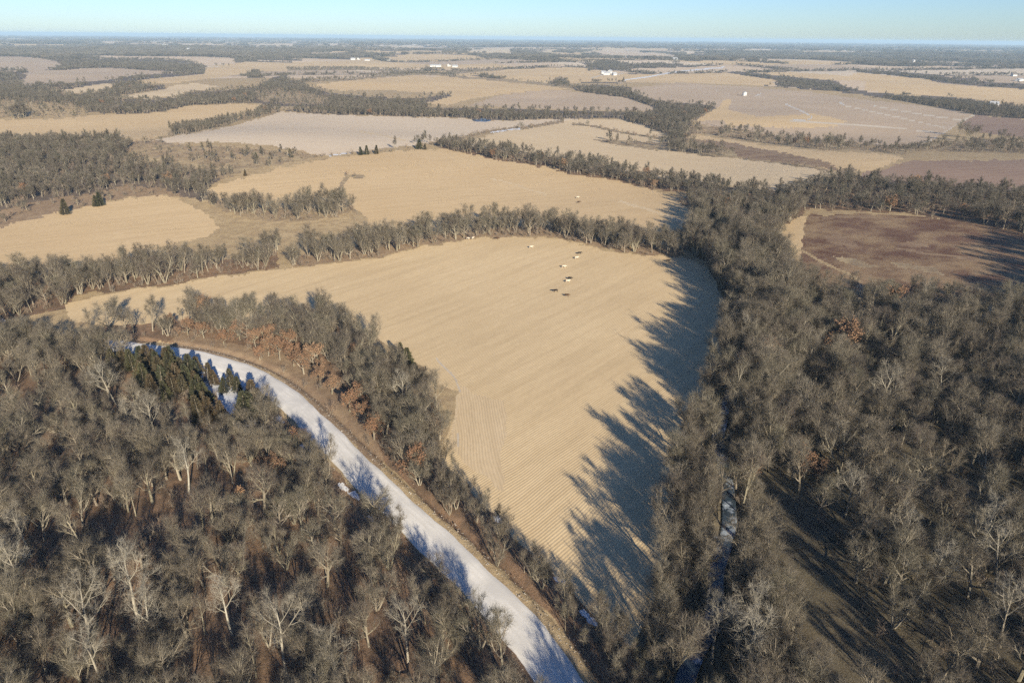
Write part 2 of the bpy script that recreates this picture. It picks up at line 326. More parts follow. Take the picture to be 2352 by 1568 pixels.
# pale field behind the hill, ponds
P('crop_field', 'pale', None, [(350, 358), (420, 342), (500, 330), (590, 312), (640, 299), (700, 279), (800, 285), (910, 289), (1060, 294), (1120, 293), (1200, 300), (1280, 302), (1370, 298), (1470, 296), (1405, 302), (1345, 313), (1255, 326), (1175, 338), (1135, 348), (1085, 356), (1025, 363), (885, 381), (827, 387), (790, 388), (740, 372), (640, 360), (540, 355), (450, 356)])
L('grass_strip', 'tan2', None, [(900, 328), (960, 340), (1010, 350), (1025, 353)], 1.3)
P('crop_field', 'tan', None, [(-300, 302), (0, 299), (50, 300), (150, 296), (265, 286), (362, 284), (410, 279), (475, 264), (588, 259), (640, 260), (655, 264), (650, 274), (620, 282), (585, 302), (500, 320), (425, 338), (350, 350), (300, 353), (150, 357), (0, 354), (-300, 354)])
P('treeline', 'scrub', 'line', [(420, 339), (475, 333), (575, 312), (590, 306), (630, 297), (700, 281), (700, 270), (655, 273), (640, 286), (580, 299), (470, 321), (420, 331)])
P('woods', 'scrub', 'scrub', [(-200, 345), (0, 350), (150, 352), (300, 350), (400, 352), (450, 362), (560, 366), (700, 378), (790, 390), (700, 410), (620, 425), (560, 445), (520, 470), (510, 500), (500, 520), (470, 495), (400, 485), (330, 490), (250, 505), (150, 525), (0, 560), (-200, 600)])
P('woods', 'farfloor', 'wood', [(-200, 348), (0, 353), (150, 356), (300, 353), (330, 372), (300, 400), (420, 430), (520, 440), (560, 446), (520, 468), (510, 500), (500, 520), (470, 492), (400, 470), (330, 462), (250, 480), (150, 495), (0, 525), (-200, 560)])
P('pasture', 'bank', 'scrub', [(-200, 560), (0, 525), (150, 495), (250, 480), (330, 462), (400, 470), (470, 492), (400, 487), (330, 492), (250, 507), (128, 536), (0, 569), (-200, 610)])
# light field right of centre and its hedges
P('crop_field', 'tan2', None, [(1165, 350), (1190, 346), (1255, 329), (1345, 316), (1405, 303), (1460, 297), (1550, 298), (1600, 310), (1665, 335), (1700, 379), (1839, 396), (2029, 418), (2102, 434), (2010, 456), (1956, 478), (1850, 470), (1700, 445), (1640, 442), (1550, 422), (1450, 402), (1350, 387), (1250, 373), (1180, 366)])
P('grove', 'scrub', 'belt', [(1500, 356), (1480, 348), (1560, 352), (1650, 357), (1700, 345), (1760, 355), (1830, 375), (1845, 390), (1800, 393), (1700, 381), (1600, 370)])
L('hedge', 'scrub', 'shrubs', [(1432, 311), (1480, 314), (1530, 326), (1560, 333), (1650, 345)], 2.5)
L('hedge', 'scrub', 'shrubs', [(1085, 361), (1140, 348), (1180, 338), (1240, 326), (1310, 320), (1345, 314), (1407, 303)], 3.5)
L('snow_patch', 'snow', None, [(1225, 331), (1262, 326), (1300, 322)], 1.0)
L('hedge', 'scrub', 'shrubs', [(1860, 396), (2029, 418), (2100, 434), (2110, 440)], 2)
P('grove', 'scrub', 'belt', [(2095, 425), (2130, 415), (2145, 425), (2130, 445), (2060, 470), (2000, 480), (1990, 470), (2080, 445)])
P('treeline', 'litter', 'wood', [(1085, 360), (1106, 374), (1172, 385), (1252, 403), (1369, 420), (1417, 436), (1545, 454), (1618, 473), (1710, 482), (1750, 480), (1850, 475), (1700, 448), (1640, 443), (1550, 423), (1450, 404), (1350, 389), (1250, 375), (1180, 367), (1120, 353)])
# hill field and the bottom left field
P('crop_field', 'tan', None, [(505, 474), (585, 452), (700, 420), (780, 405), (850, 390), (1025, 374), (1106, 372), (1172, 383), (1252, 401), (1369, 418), (1417, 434), (1545, 452), (1618, 471), (1700, 500), (1750, 560), (1700, 612), (1600, 600), (1508, 585), (1435, 568), (1362, 558), (1216, 558), (1142, 565), (1055, 572), (952, 590), (920, 560), (900, 530), (870, 505), (840, 500), (760, 510), (650, 515), (560, 510)])
L('track', 'tan2', None, [(1225, 445), (1290, 462), (1365, 487)], 2)
L('track', 'tan2', None, [(1550, 503), (1640, 530), (1712, 556)], 2.5)
L('hedge', 'scrub', 'shrubs', [(865, 439), (885, 441), (910, 440)], 4)
L('grass_strip', 'scrub', 'sparse', [(870, 442), (852, 462), (855, 490), (875, 515), (895, 535)], 5)
L('hedge', 'grass', 'shrubs', [(790, 392), (850, 388), (905, 384), (960, 379), (1010, 371), (1085, 362)], 3)
L('snow_patch', 'snow', None, [(823, 389), (850, 386), (868, 383)], 1.2)
P('crop_field', 'tan', None, [(-300, 640), (0, 569), (128, 536), (256, 507), (380, 487), (439, 494), (486, 511), (508, 529), (548, 569), (520, 590), (400, 620), (300, 650), (200, 655), (110, 660), (0, 670), (-300, 700)])
P('pasture', 'grass', None, [(439, 494), (470, 492), (508, 505), (560, 520), (603, 544), (680, 555), (760, 555), (870, 540), (900, 535), (925, 548), (900, 570), (820, 595), (760, 608), (740, 655), (700, 655), (690, 610), (560, 590), (548, 569), (508, 529)])
P('treeline', 'scrub', 'line', [(510, 505), (540, 500), (600, 515), (700, 520), (768, 518), (860, 508), (892, 525), (841, 544), (768, 551), (658, 552), (603, 540), (556, 525)])
# band of trees north of the main field
P('treeline', 'litter', 'line', [(180, 735), (285, 727), (439, 708), (548, 690), (680, 672), (696, 670), (696, 625), (620, 642), (480, 656), (330, 672), (250, 700), (150, 690)])
P('treeline', 'bank', 'line', [(735, 664), (850, 657), (952, 642), (1055, 613), (1142, 602), (1216, 591), (1362, 591), (1435, 602), (1508, 622), (1581, 631), (1710, 642), (1710, 618), (1600, 608), (1508, 592), (1435, 576), (1362, 566), (1216, 567), (1142, 574), (1055, 582), (952, 604), (850, 622), (790, 625), (735, 645)])
P('woods', 'litter', 'line', [(-400, 700), (0, 690), (150, 690), (250, 700), (200, 730), (180, 745), (175, 770), (0, 800), (-400, 800)])
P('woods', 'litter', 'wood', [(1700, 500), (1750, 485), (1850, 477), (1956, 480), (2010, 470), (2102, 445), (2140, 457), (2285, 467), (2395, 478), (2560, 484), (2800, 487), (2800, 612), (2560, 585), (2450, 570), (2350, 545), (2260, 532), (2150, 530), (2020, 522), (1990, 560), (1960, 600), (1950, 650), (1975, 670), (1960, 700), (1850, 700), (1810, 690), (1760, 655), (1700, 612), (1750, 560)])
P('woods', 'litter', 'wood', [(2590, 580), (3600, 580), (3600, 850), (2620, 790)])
P('crop_field', 'stub_main', None, [(160, 760), (285, 730), (439, 711), (548, 693), (680, 675), (768, 664), (850, 660), (952, 645), (1055, 616), (1142, 605), (1216, 594), (1362, 594), (1435, 605), (1508, 625), (1581, 634), (1710, 645), (1760, 665), (1790, 705), (1812, 760), (1812, 830), (1800, 900), (1765, 990), (1722, 1080), (1695, 1185), (1668, 1390), (1625, 1520), (1590, 1600), (1540, 1640), (1500, 1580), (1440, 1530), (1360, 1450), (1290, 1380), (1200, 1290), (1110, 1200), (1100, 1130), (1137, 1045), (1143, 980), (1100, 960), (1060, 920), (1010, 890), (950, 850), (900, 820), (850, 800), (760, 800), (600, 805), (468, 808), (359, 812), (250, 812), (180, 805)])
P('crop_field', 'stub_head', None, [(1150, 960), (1180, 985), (1262, 1000), (1268, 1060), (1250, 1140), (1262, 1230), (1230, 1208), (1143, 1137), (1126, 1100), (1137, 1045)])
L('grass_strip', 'tan2', None, [(1126, 1110), (1138, 1045), (1144, 990)], 3)
L('track', 'track', None, [(1092, 898), (1125, 932), (1140, 950), (1148, 980)], 2)
L('track', 'track', None, [(1144, 1085), (1146, 1115)], 2.5)
P('prairie', 'prairie', None, [(2014, 547), (2018, 538), (2146, 535), (2320, 542), (2450, 562), (2600, 590), (2640, 800), (2560, 775), (2400, 755), (2250, 748), (2130, 742), (2040, 705), (1995, 665), (2004, 628), (2005, 560)])
P('pale_grass', 'brown', None, [(2060, 592), (2095, 585), (2130, 600), (2150, 615), (2120, 622), (2085, 610)])
P('pale_grass', 'scrub', None, [(2085, 640), (2130, 645), (2170, 660), (2205, 668), (2160, 672), (2110, 660)])
P('pale_grass', 'scrub', None, [(2225, 655), (2270, 658), (2340, 672), (2360, 684), (2310, 680), (2250, 668)])
P('pale_grass', 'brown', None, [(2245, 608), (2290, 604), (2320, 616), (2280, 620)])
L('pale_grass', 'brown', None, [(2240, 620), (2330, 636), (2430, 645)], 2.5)
L('pale_grass', 'brown', None, [(2020, 545), (2150, 542), (2260, 548)], 3)
P('pasture', 'tan', None, [(1955, 568), (2000, 540), (2014, 542), (2004, 600), (2004, 628), (1995, 658), (1965, 645), (1945, 610)])
L('track', 'grass', None, [(2006, 625), (2050, 652), (2120, 685), (2150, 705)], 3)
# woods
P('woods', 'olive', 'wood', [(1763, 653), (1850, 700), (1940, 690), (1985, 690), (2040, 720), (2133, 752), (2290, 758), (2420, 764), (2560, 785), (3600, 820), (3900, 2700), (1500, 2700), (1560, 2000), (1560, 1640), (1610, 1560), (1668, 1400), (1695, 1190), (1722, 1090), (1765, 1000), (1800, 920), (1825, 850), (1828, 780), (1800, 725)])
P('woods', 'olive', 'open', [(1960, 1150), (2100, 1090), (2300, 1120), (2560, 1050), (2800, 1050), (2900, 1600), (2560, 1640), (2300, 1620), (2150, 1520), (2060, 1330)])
P('pasture', 'olive', None, [(1886, 1178), (1950, 1188), (2058, 1340), (2140, 1524), (2260, 1750), (2340, 1900), (2150, 1900), (2045, 1750), (1975, 1585), (1905, 1410), (1876, 1275)])
P('pasture', 'grass', None, [(2075, 905), (2110, 900), (2190, 950), (2230, 985), (2200, 990), (2120, 945)])
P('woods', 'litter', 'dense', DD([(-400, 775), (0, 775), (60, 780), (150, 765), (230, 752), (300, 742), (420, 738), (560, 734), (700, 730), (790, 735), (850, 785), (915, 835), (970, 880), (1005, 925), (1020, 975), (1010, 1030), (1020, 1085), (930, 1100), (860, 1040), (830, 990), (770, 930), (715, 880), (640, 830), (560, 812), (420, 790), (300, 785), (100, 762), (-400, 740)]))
P('woods', 'litter', 'strip', DD([(930, 1098), (1020, 1080), (1100, 1150), (1175, 1235), (1265, 1315), (1360, 1410), (1430, 1470), (1480, 1520), (1540, 1590), (1620, 1900), (1480, 1900), (1395, 1600), (1345, 1520), (1290, 1440), (1220, 1370), (1130, 1290), (1000, 1180)]))
P('bank', 'bank', 'banktrees', DD([(400, 752), (440, 762), (520, 788), (640, 800), (740, 850), (800, 910), (835, 960), (880, 1050), (875, 1085), (800, 1010), (740, 950), (680, 896), (620, 856), (560, 834), (470, 808), (400, 796)]))
P('woods', 'litter', 'leftwood', DD([(-900, 790), (0, 775), (40, 766), (150, 784), (270, 805), (350, 817), (440, 832), (500, 854), (565, 882), (620, 922), (660, 967), (710, 1017), (770, 1077), (830, 1142), (900, 1202), (960, 1262), (1030, 1337), (1090, 1402), (1150, 1462), (1200, 1522), (1240, 1575), (1290, 1660), (1400, 1900), (1450, 2500), (-1600, 2500), (-1600, 900)]))
P('clearing', 'litter', 'cedars', [(290, 905), (420, 895), (520, 925), (600, 965), (660, 1020), (660, 1075), (560, 1100), (430, 1050), (300, 1010)])
P('snow_patch', 'snow', None, [(440, 912), (500, 918), (560, 925), (610, 950), (645, 1000), (640, 1060), (590, 1070), (555, 1010), (525, 975), (480, 950)])
P('snow_patch', 'snow', None, [(-60, 795), (10, 800), (50, 812), (75, 826), (40, 834), (-60, 828)])
for _k, (_x, _y) in enumerate([(700, 1050), (740, 1085), (765, 1120), (860, 1215), (885, 1238), (930, 1300), (1460, 1535), (1240, 1300), (1395, 1450), (1480, 1555), (1790, 1410), (1800, 1350)]):
    P('snow_patch', 'snow', None, [(_x - 14, _y - 8), (_x + 2, _y - 10), (_x + 16, _y + 6), (_x + 12, _y + 13), (_x - 6, _y + 4)])

TCODE = {None: 0, 'far': 1, 'belt': 2, 'wood': 3, 'line': 4, 'scrub': 5, 'shrubs': 6, 'hedge': 7, 'sparse': 8, 'open': 9, 'banktrees': 10, 'leftwood': 11, 'cedars': 12, 'scrubline': 13, 'dense': 14, 'strip': 15}
def inpoly(px, py, poly):
    inside = np.zeros(px.shape, bool); n = len(poly); j = n - 1
    for i in range(n):
        xi, yi = poly[i]; xj, yj = poly[j]
        if yi != yj:
            c = ((yi > py) != (yj > py)) & (px < (xj - xi) * (py - yi) / (yj - yi) + xi)
            inside ^= c
        j = i
    return inside
def classify(x, y, z):
    """index of the ground patch each world point belongs to (-1 = none), with ragged natural borders"""
    with np.errstate(all='ignore'):
        sx, sy = proj(x, y, z); lx, ly = sx, sy
    r = np.hypot(x, y); far = sstep(300, 1500, r)
    sx = sx + (vnoise(x / 5, y / 5, 1) - .5) * (9 * (1 - far) + 1.5) + (vnoise(x / 1.2, y / 1.2, 3) - .5) * 4 * (1 - far)
    sy = sy + (vnoise(x / 5, y / 5, 2) - .5) * (7 * (1 - far) + 1.0) + (vnoise(x / 1.2, y / 1.2, 4) - .5) * 3 * (1 - far)
    out = np.full(x.shape, -1, int)
    ok = np.isfinite(sx) & (r < 9000)
    for i, (nm, mt, cv, pts, hw) in enumerate(PATCH):
        pad = 0 if hw is None else hw + 1
        m = ok & (sx > pts[:, 0].min() - pad) & (sx < pts[:, 0].max() + pad) & (sy > pts[:, 1].min() - pad) & (sy < pts[:, 1].max() + pad)
        if not m.any(): continue
        idx = np.nonzero(m)[0]
        if hw is None: s = inpoly(sx[idx], sy[idx], pts)
        else: s = pdist(lx[idx] * .6 + sx[idx] * .4, ly[idx] * .6 + sy[idx] * .4, pts)[0] < max(hw, 1.4)
        if cv == 'far':
            xx = x[idx]; yy = y[idx]; s = s & (fbm(xx / 380, yy / 700, 77, 3) < .02)
        out[idx[s]] = i
    return out

# far countryside beyond the traced patches: sections of farmland with wooded draws
def far_kind(x, y):
    a = 0.35; u = x * math.cos(a) + y * math.sin(a); v = -x * math.sin(a) + y * math.cos(a)
    w = fbm(x / 1800, y / 1000, 31, 4) + .10 * fbm(x / 300, y / 300, 41, 2)
    ci = np.floor(u / 620 + .25 * vnoise(u / 1500, v / 1500, 8)); cj = np.floor(v / 420)
    f = hsh(ci, cj, 17)
    k = np.where(f < .38, 0, np.where(f < .66, 1, np.where(f < .86, 2, 3)))
    hd = ((u / 620 - np.floor(u / 620)) < .06) & (hsh(ci, cj, 23) < .6) | ((v / 420 - np.floor(v / 420)) < .10) & (hsh(ci, cj, 29) < .65)
    return np.where((w > .085) | hd, 9, k)
FARMAT = {0: 'mid', 1: 'tan', 2: 'grey', 3: 'pale', 9: 'farfloor'}

# ------------------------------------------------------------------ ground sheet, split where its cover changes
vs = np.concatenate([np.linspace(39.2, 46, 46), np.arange(46.25, 75, .45), np.arange(75, 705, 1.15), np.arange(706, 1400, 9)])
pr = PITCH + np.arctan((vs - 341) / FPX)
rad = CAMZ / np.tan(np.clip(pr, math.radians(.14), math.radians(86)))
rad = np.unique(np.concatenate([[41000.], rad]))
az_f = np.radians(np.arange(-56, 56.01, .1))
az_b = np.radians(np.linspace(56, 304, 80))
def sector(rad, az):
    Rr, A = np.meshgrid(rad, az, indexing='ij'); X = Rr * np.sin(A); Y = Rr * np.cos(A)
    Z = H(X, Y); nr, na = X.shape
    V = np.stack([X.ravel(), Y.ravel(), Z.ravel()], 1)
    i, j = np.meshgrid(np.arange(nr - 1), np.arange(na - 1), indexing='ij')
    a = (i * na + j).ravel(); Q = np.stack([a, a + na, a + na + 1, a + 1], 1)[:, ::-1]
    return V, Q
def emit(V, Q, cls_mat):
    """cls_mat: list of (mask, name, material key)"""
    for msk, nm, mk in cls_mat:
        if not msk.any(): continue
        q = Q[msk]; u, inv = np.unique(q.ravel(), return_inverse=True)
        o = add(nm, quad_mesh(nm, V[u], inv.reshape(-1, 4), [M[mk]])); tag(o, kind='structure')
V, Q = sector(rad, az_f)
C = V[Q].mean(1)
cls = classify(C[:, 0], C[:, 1], C[:, 2])
fk = far_kind(C[:, 0], C[:, 1]); rC = np.hypot(C[:, 0], C[:, 1])
none = cls < 0
lst = []
for i, (nm, mt, cv, pts, hw) in enumerate(PATCH):
    name = {'woods': 'forest_floor', 'far_woods': 'forest_floor', 'treeline': 'forest_floor', 'hedge': 'field_margin', 'grove': 'forest_floor', 'bank': 'road_bank', 'clearing': 'forest_floor', 'snowy_track': 'snow_road', 'track': 'dirt_track'}.get(nm, nm)
    lst.append((cls == i, name, mt))
lst.append((none & (rC <= 1900) & (rC > 60), 'pasture', 'grass'))
lst.append((none & (rC <= 60), 'forest_floor', 'litter'))
for k_, mk in FARMAT.items():
    lst.append((none & (rC > 1900) & (fk == k_), 'forest_floor' if k_ == 9 else 'crop_field', mk))
emit(V, Q, lst)
V, Q = sector(rad[::8] if (len(rad) - 1) % 8 == 0 else np.unique(np.concatenate([rad[::8], rad[-1:]])), az_b)
C = V[Q].mean(1); rC = np.hypot(C[:, 0], C[:, 1])
emit(V, Q, [(rC <= 300, 'forest_floor', 'litter'), (rC > 300, 'ground', 'mid')])
rc = rad[0]
cv_ = [(0, 0, float(H(0, 0)))] + [(rc * math.sin(a), rc * math.cos(a), float(H(rc * math.sin(a), rc * math.cos(a)))) for a in np.linspace(0, 2 * math.pi, 48, endpoint=False)]
tag(add('ground', mesh_from('ground', cv_, [(0, 1 + (k + 1) % 48, 1 + k) for k in range(48)], [M['litter']])), kind='structure')

# ------------------------------------------------------------------ road, creek, pond
k = NT('limestone_gravel'); tc = k.new('ShaderNodeUVMap', uv_map='UVMap')
sx = k.new('ShaderNodeSeparateXYZ'); k.l.new(tc.outputs[0], sx.inputs[0])
ac = sx.outputs[0]
n1 = k.noise(k.mapping(src=tc.outputs[0], sc=(9, .08, 1)), 1, 4, .6); n2 = k.noise(k.pos, 3, 3, .7); n3 = k.noise(k.pos, .12, 3, .6)
base = k.mix(k.ramp(n1, [(.35, 0), (.7, 1)]), (.70, .67, .60), (.54, .515, .46))
base = k.mix(k.ramp(n3, [(.42, 0), (.62, .7)]), base, (.48, .465, .43))
edge = k.math('ABSOLUTE', k.math('SUBTRACT', ac, .5))
ed = k.math('ADD', edge, k.math('MULTIPLY_ADD', k.noise(k.pos, .5, 3, .7), .12, -.06))
base = k.mix(k.ramp(ed, [(.42, 0), (.47, .85)]), base, (.36, .30, .22))
base = k.mix(k.ramp(n2, [(.3, .35), (.5, 0)]), base, (.45, .42, .37))
k.bump(n2, .4, .05); k.col(base); M['road'] = k.m
nst = len(ROADC); tang = np.gradient(ROADC, axis=0); tang /= np.hypot(*tang.T)[:, None]; nrm = np.stack([tang[:, 1], -tang[:, 0]], 1)
us = np.linspace(-1, 1, 11)
V = []; UV = []
for i in range(nst):
    for u in us:
        w = ROADW * (1 + .05 * math.sin(i * .7) + .03 * math.sin(i * 1.9))
        p = ROADC[i] + nrm[i] * u * w
        V.append((p[0], p[1], ROADZ[i] + .10 * (1 - u * u) - (.35 if abs(u) > .99 else 0))); UV.append((u * .5 + .5, i * 3.0))
nu = len(us); Qr = [(i * nu + j, i * nu + j + 1, (i + 1) * nu + j + 1, (i + 1) * nu + j) for i in range(nst - 1) for j in range(nu - 1)]
me = mesh_from('road', V, Qr, [M['road']], True); uvl = me.uv_layers.new(name='UVMap')
vi = np.empty(len(me.loops), np.int32); me.loops.foreach_get('vertex_index', vi)
uvl.data.foreach_set('uv', np.array(UV, np.float32)[vi].ravel())
me.update()
if me.polygons[0].normal.z < 0: me.flip_normals()
tag(add('road', me), kind='structure')

k = NT('creek_water'); k.b.inputs['Base Color'].default_value = (.03, .045, .06, 1); k.b.inputs['Roughness'].default_value = .08
k.b.inputs['Specular IOR Level'].default_value = .5; k.bump(k.noise(k.pos, 1.2, 2, .5), .15, .05)
ice = k.noise(k.pos, .18, 4, .65); k.col(k.mix(k.ramp(ice, [(.54, 0), (.64, 1)]), (.03, .045, .06), (.36, .41, .46))); M['water'] = k.m
V = []
ct = np.gradient(CREEKC, axis=0); ct /= np.hypot(*ct.T)[:, None]; cn = np.stack([ct[:, 1], -ct[:, 0]], 1)
zc = H0(CREEKC[:, 0], CREEKC[:, 1])
for _ in range(20): zc[1:-1] = (zc[:-2] + 2 * zc[1:-1] + zc[2:]) / 4
for i in range(len(CREEKC)):
    for u in (-1.6, 0, 1.6):
        p = CREEKC[i] + cn[i] * u; V.append((p[0], p[1], zc[i] - 1.5))
Qc = [(i * 3 + j, i * 3 + j + 1, (i + 1) * 3 + j + 1, (i + 1) * 3 + j) for i in range(len(CREEKC) - 1) for j in range(2)]
me = mesh_from('creek', V, Qc, [M['water']], True)
if me.polygons[0].normal.z < 0: me.flip_normals()
tag(add('creek', me), kind='structure')
pc = unproj([(1203, 301)])[0]; pe = unproj([(1222, 301), (1203, 303.4)])
ra = np.hypot(*(pe[0] - pc)); rb = max(18, np.hypot(*(pe[1] - pc)))
zp = float(H(pc[0], pc[1]))
V = []; n = 40
hh = float(np.max(H(pc[0] + ra * np.cos(np.linspace(0, 6.28, n)), pc[1] + rb * np.sin(np.linspace(0, 6.28, n))))) + .25
for a in np.linspace(0, 2 * math.pi, n, endpoint=False):
    w = 1 + .13 * math.sin(2 * a + 1) + .07 * math.sin(5 * a); V.append((pc[0] + ra * w * math.cos(a), pc[1] + rb * w * math.sin(a), hh))
V += [(v[0] * 1.0 + (v[0] - pc[0]) * .12, v[1] + (v[1] - pc[1]) * .12, hh - 3) for v in V]
k = NT('pond_water'); k.b.inputs['Base Color'].default_value = (.02, .05, .11, 1); k.b.inputs['Roughness'].default_value = .12; k.b.inputs['Specular IOR Level'].default_value = .5
tag(add('pond', mesh_from('pond', V, [tuple(range(n))] + [(i, i + n, (i + 1) % n + n, (i + 1) % n) for i in range(n)], [k.m])), kind='structure')

# ------------------------------------------------------------------ tree growing
def bark_mat(name, cols, stretch=True):
    k = NT(name); oi = k.new('ShaderNodeObjectInfo')
    c = k.ramp(oi.outputs['Random'], [(i / max(1, len(cols) - 1), c) for i, c in enumerate(cols)])
    n = k.noise(k.mapping(sc=(1, 1, .3)), 4, 3, .7)
    k.col(k.mix(k.ramp(n, [(.35, .55), (.65, 0)]), c, tuple(x * .5 for x in cols[0]))); return k.m
M['bark'] = bark_mat('bark_grey', [(.239, .207, .156), (.184, .152, .110), (.313, .276, .207), (.230, .207, .138), (.184, .156, .110)])
M['twig'] = bark_mat('twig_grey', [(.115, .098, .073), (.186, .162, .121), (.091, .076, .059), (.155, .138, .098), (.119, .097, .077), (.201, .174, .131), (.134, .122, .083)])
M['limb'] = bark_mat('limb_grey', [(.242, .209, .154), (.187, .154, .110), (.297, .264, .198), (.220, .198, .137), (.259, .220, .177)])
M['syclimb'] = bark_mat('limb_pale', [(.289, .264, .204), (.246, .221, .170)])
M['twigfar_shaded'] = bark_mat('twig_mass_shaded', [(.090, .077, .060), (.176, .157, .120), (.073, .064, .052), (.129, .116, .086), (.107, .089, .074), (.194, .168, .129), (.086, .082, .058)])  # twig tones darkened: self-shadow inside distant crowns is put into the colour
M['sycbark'] = bark_mat('bark_white', [(.327, .297, .232), (.284, .249, .189), (.378, .353, .284)])
M['syctwig'] = bark_mat('twig_pale', [(.26, .235, .185), (.22, .195, .15)])
def leaf_mat(name, cols):
    k = NT(name); oi = k.new('ShaderNodeObjectInfo')
    c = k.ramp(oi.outputs['Random'], [(i / max(1, len(cols) - 1), c) for i, c in enumerate(cols)])
    n = k.noise(k.pos, 1.4, 3, .7); k.col(k.mix(k.ramp(n, [(.35, .7), (.65, 0)]), c, tuple(x * .45 for x in cols[0]))); return k.m
M['oakleaf'] = leaf_mat('leaf_russet', [(.27, .150, .085), (.21, .125, .075), (.31, .20, .12)])
M['beech'] = leaf_mat('leaf_pale_orange', [(.62, .36, .19), (.60, .38, .21)])
M['cedar'] = leaf_mat('foliage_cedar', [(.055, .056, .030), (.098, .068, .040), (.046, .052, .030), (.078, .074, .036)])
M['shrub'] = bark_mat('twig_brown', [(.20, .155, .115), (.25, .20, .15), (.17, .14, .115), (.26, .18, .12)])

class Tree:
    def __init__(s, seed): s.r = random.Random(seed); s.V = [[], []]; s.F = [[], []]; s.leaf = ([], []); s.wood = []
    def perp(s, d):
        r = s.r; v = Vector((r.uniform(-1, 1), r.uniform(-1, 1), r.uniform(-1, 1))); v = v - d * v.dot(d)
        return v.normalized() if v.length > 1e-4 else d.orthogonal().normalized()
    def tube(s, part, pts, rad, n):
        V = s.V[part]; Fc = s.F[0] if part == 0 else s.wood; b0 = len(V); m = len(pts)
        for i, p in enumerate(pts):
            d = (pts[min(i + 1, m - 1)] - pts[max(i - 1, 0)]).normalized()
            a = d.cross(Vector((.31, .95, .02))).normalized(); b = d.cross(a)
            for k in range(n):
                t = 2 * math.pi * k / n; V.append(tuple(p + (a * math.cos(t) + b * math.sin(t)) * rad[i]))
        for i in range(m - 1):
            for k in range(n):
                Fc.append((b0 + i * n + k, b0 + i * n + (k + 1) % n, b0 + (i + 1) * n + (k + 1) % n, b0 + (i + 1) * n + k))
    def blade(s, p, d, L, w):
        V = s.V[1]; b = len(V); q = s.perp(d) * (w * .5)
        mid = p + d * (L * .5) + s.perp(d) * (L * .07)
        V += [tuple(p - q), tuple(p + q), tuple(mid + q * .7), tuple(mid - q * .7), tuple(p + d * L)]
        s.F[1] += [(b, b + 1, b + 2, b + 3), (b + 3, b + 2, b + 4)]
    def tri(s, p, d, L, w):
        V = s.V[1]; b = len(V); q = s.perp(d) * (w * .5); V += [tuple(p - q), tuple(p + q), tuple(p + d * L)]; s.F[1].append((b, b + 1, b + 2))
    def dev(s, d, ang):
        return (d * math.cos(ang) + s.perp(d) * math.sin(ang)).normalized()
    def path(s, p, d, L, n, wob, up):
        pts = [p.copy()]; dirs = [d.copy()]
        for i in range(n):
            d = (d + s.perp(d) * s.r.uniform(0, wob) + Vector((0, 0, up))).normalized(); p = p + d * (L / n); pts.append(p.copy()); dirs.append(d.copy())
        return pts, dirs
    def at(s, pts, dirs, t):
        f = t * (len(pts) - 1); i = min(int(f), len(pts) - 2); return pts[i].lerp(pts[i + 1], f - i), dirs[min(i + 1, len(dirs) - 1)]
    def grow(s, p, d, L, r0, lv, q):
        n = (7, 5, 4, 2, 1)[lv]
        pts, dirs = s.path(p, d, L, n, q['wob'][lv], q['up'][lv])
        if lv <= q['tub']:
            sides = (6, 4, 3, 3)[lv] if q['lod'] == 0 else (4, 3, 3, 3)[lv]
            s.tube(0 if lv == 0 else 1, pts, [r0 * (1 - .80 * i / n) + .008 for i in range(n + 1)], sides)
        else: s.blade(p, (pts[-1] - p).normalized(), L, max(r0 * 2, q['bw']))
        if lv == q['last']:
            for i in range(q['ntw']):
                t = s.r.uniform(.08, 1); a, b = s.at(pts, dirs, t); dd = s.dev(b, math.radians(s.r.uniform(20, 65)))
                dd = (dd + Vector((0, 0, q['tup']))).normalized(); l = s.r.uniform(.5, 1.2) * q['tl']
                s.tri(a, dd, l, q['tw'])
                if q.get('leaf') and s.r.random() < q['leaf']:
                    for _ in range(2):
                        c = a + dd * (l * s.r.uniform(.2, 1)); e = s.perp(dd) * q['ls']; g = s.perp(e.normalized()) * q['ls']
                        B = len(s.leaf[0]); s.leaf[0].extend([tuple(c - e), tuple(c + g), tuple(c + e), tuple(c - g)]); s.leaf[1].append((B, B + 1, B + 2, B + 3))
            return
        nb = q['nb'][lv]
        for i in range(nb):
            t = q['st'][lv] + (1 - q['st'][lv]) * ((i + s.r.uniform(.1, .9)) / nb)
            a, b = s.at(pts, dirs, min(t, 1))
            lo, hi = q['ang'][lv]; ang = math.radians(s.r.uniform(lo, hi)) * (1.0 if lv else (1.15 - .45 * t))
            dd = s.dev(b, ang)
            if lv == 0:
                phi = i * 2.4 + s.r.uniform(-.5, .5); h = Vector((math.cos(phi), math.sin(phi), 0)); dd = (b * math.cos(ang) + h * math.sin(ang)).normalized()
            l = L * q['lr'][lv] * (1 - q['tap'][lv] * (t - q['st'][lv])) * s.r.uniform(.75, 1.15)
            s.grow(a, dd, l, r0 * (1 - .70 * t) * s.r.uniform(.5, .75), lv + 1, q)
        # the leader carries on into twigs
        if lv in (0, 1): s.grow(pts[-1], dirs[-1], L * .28, r0 * .2, min(lv + 2, q['last']), q)

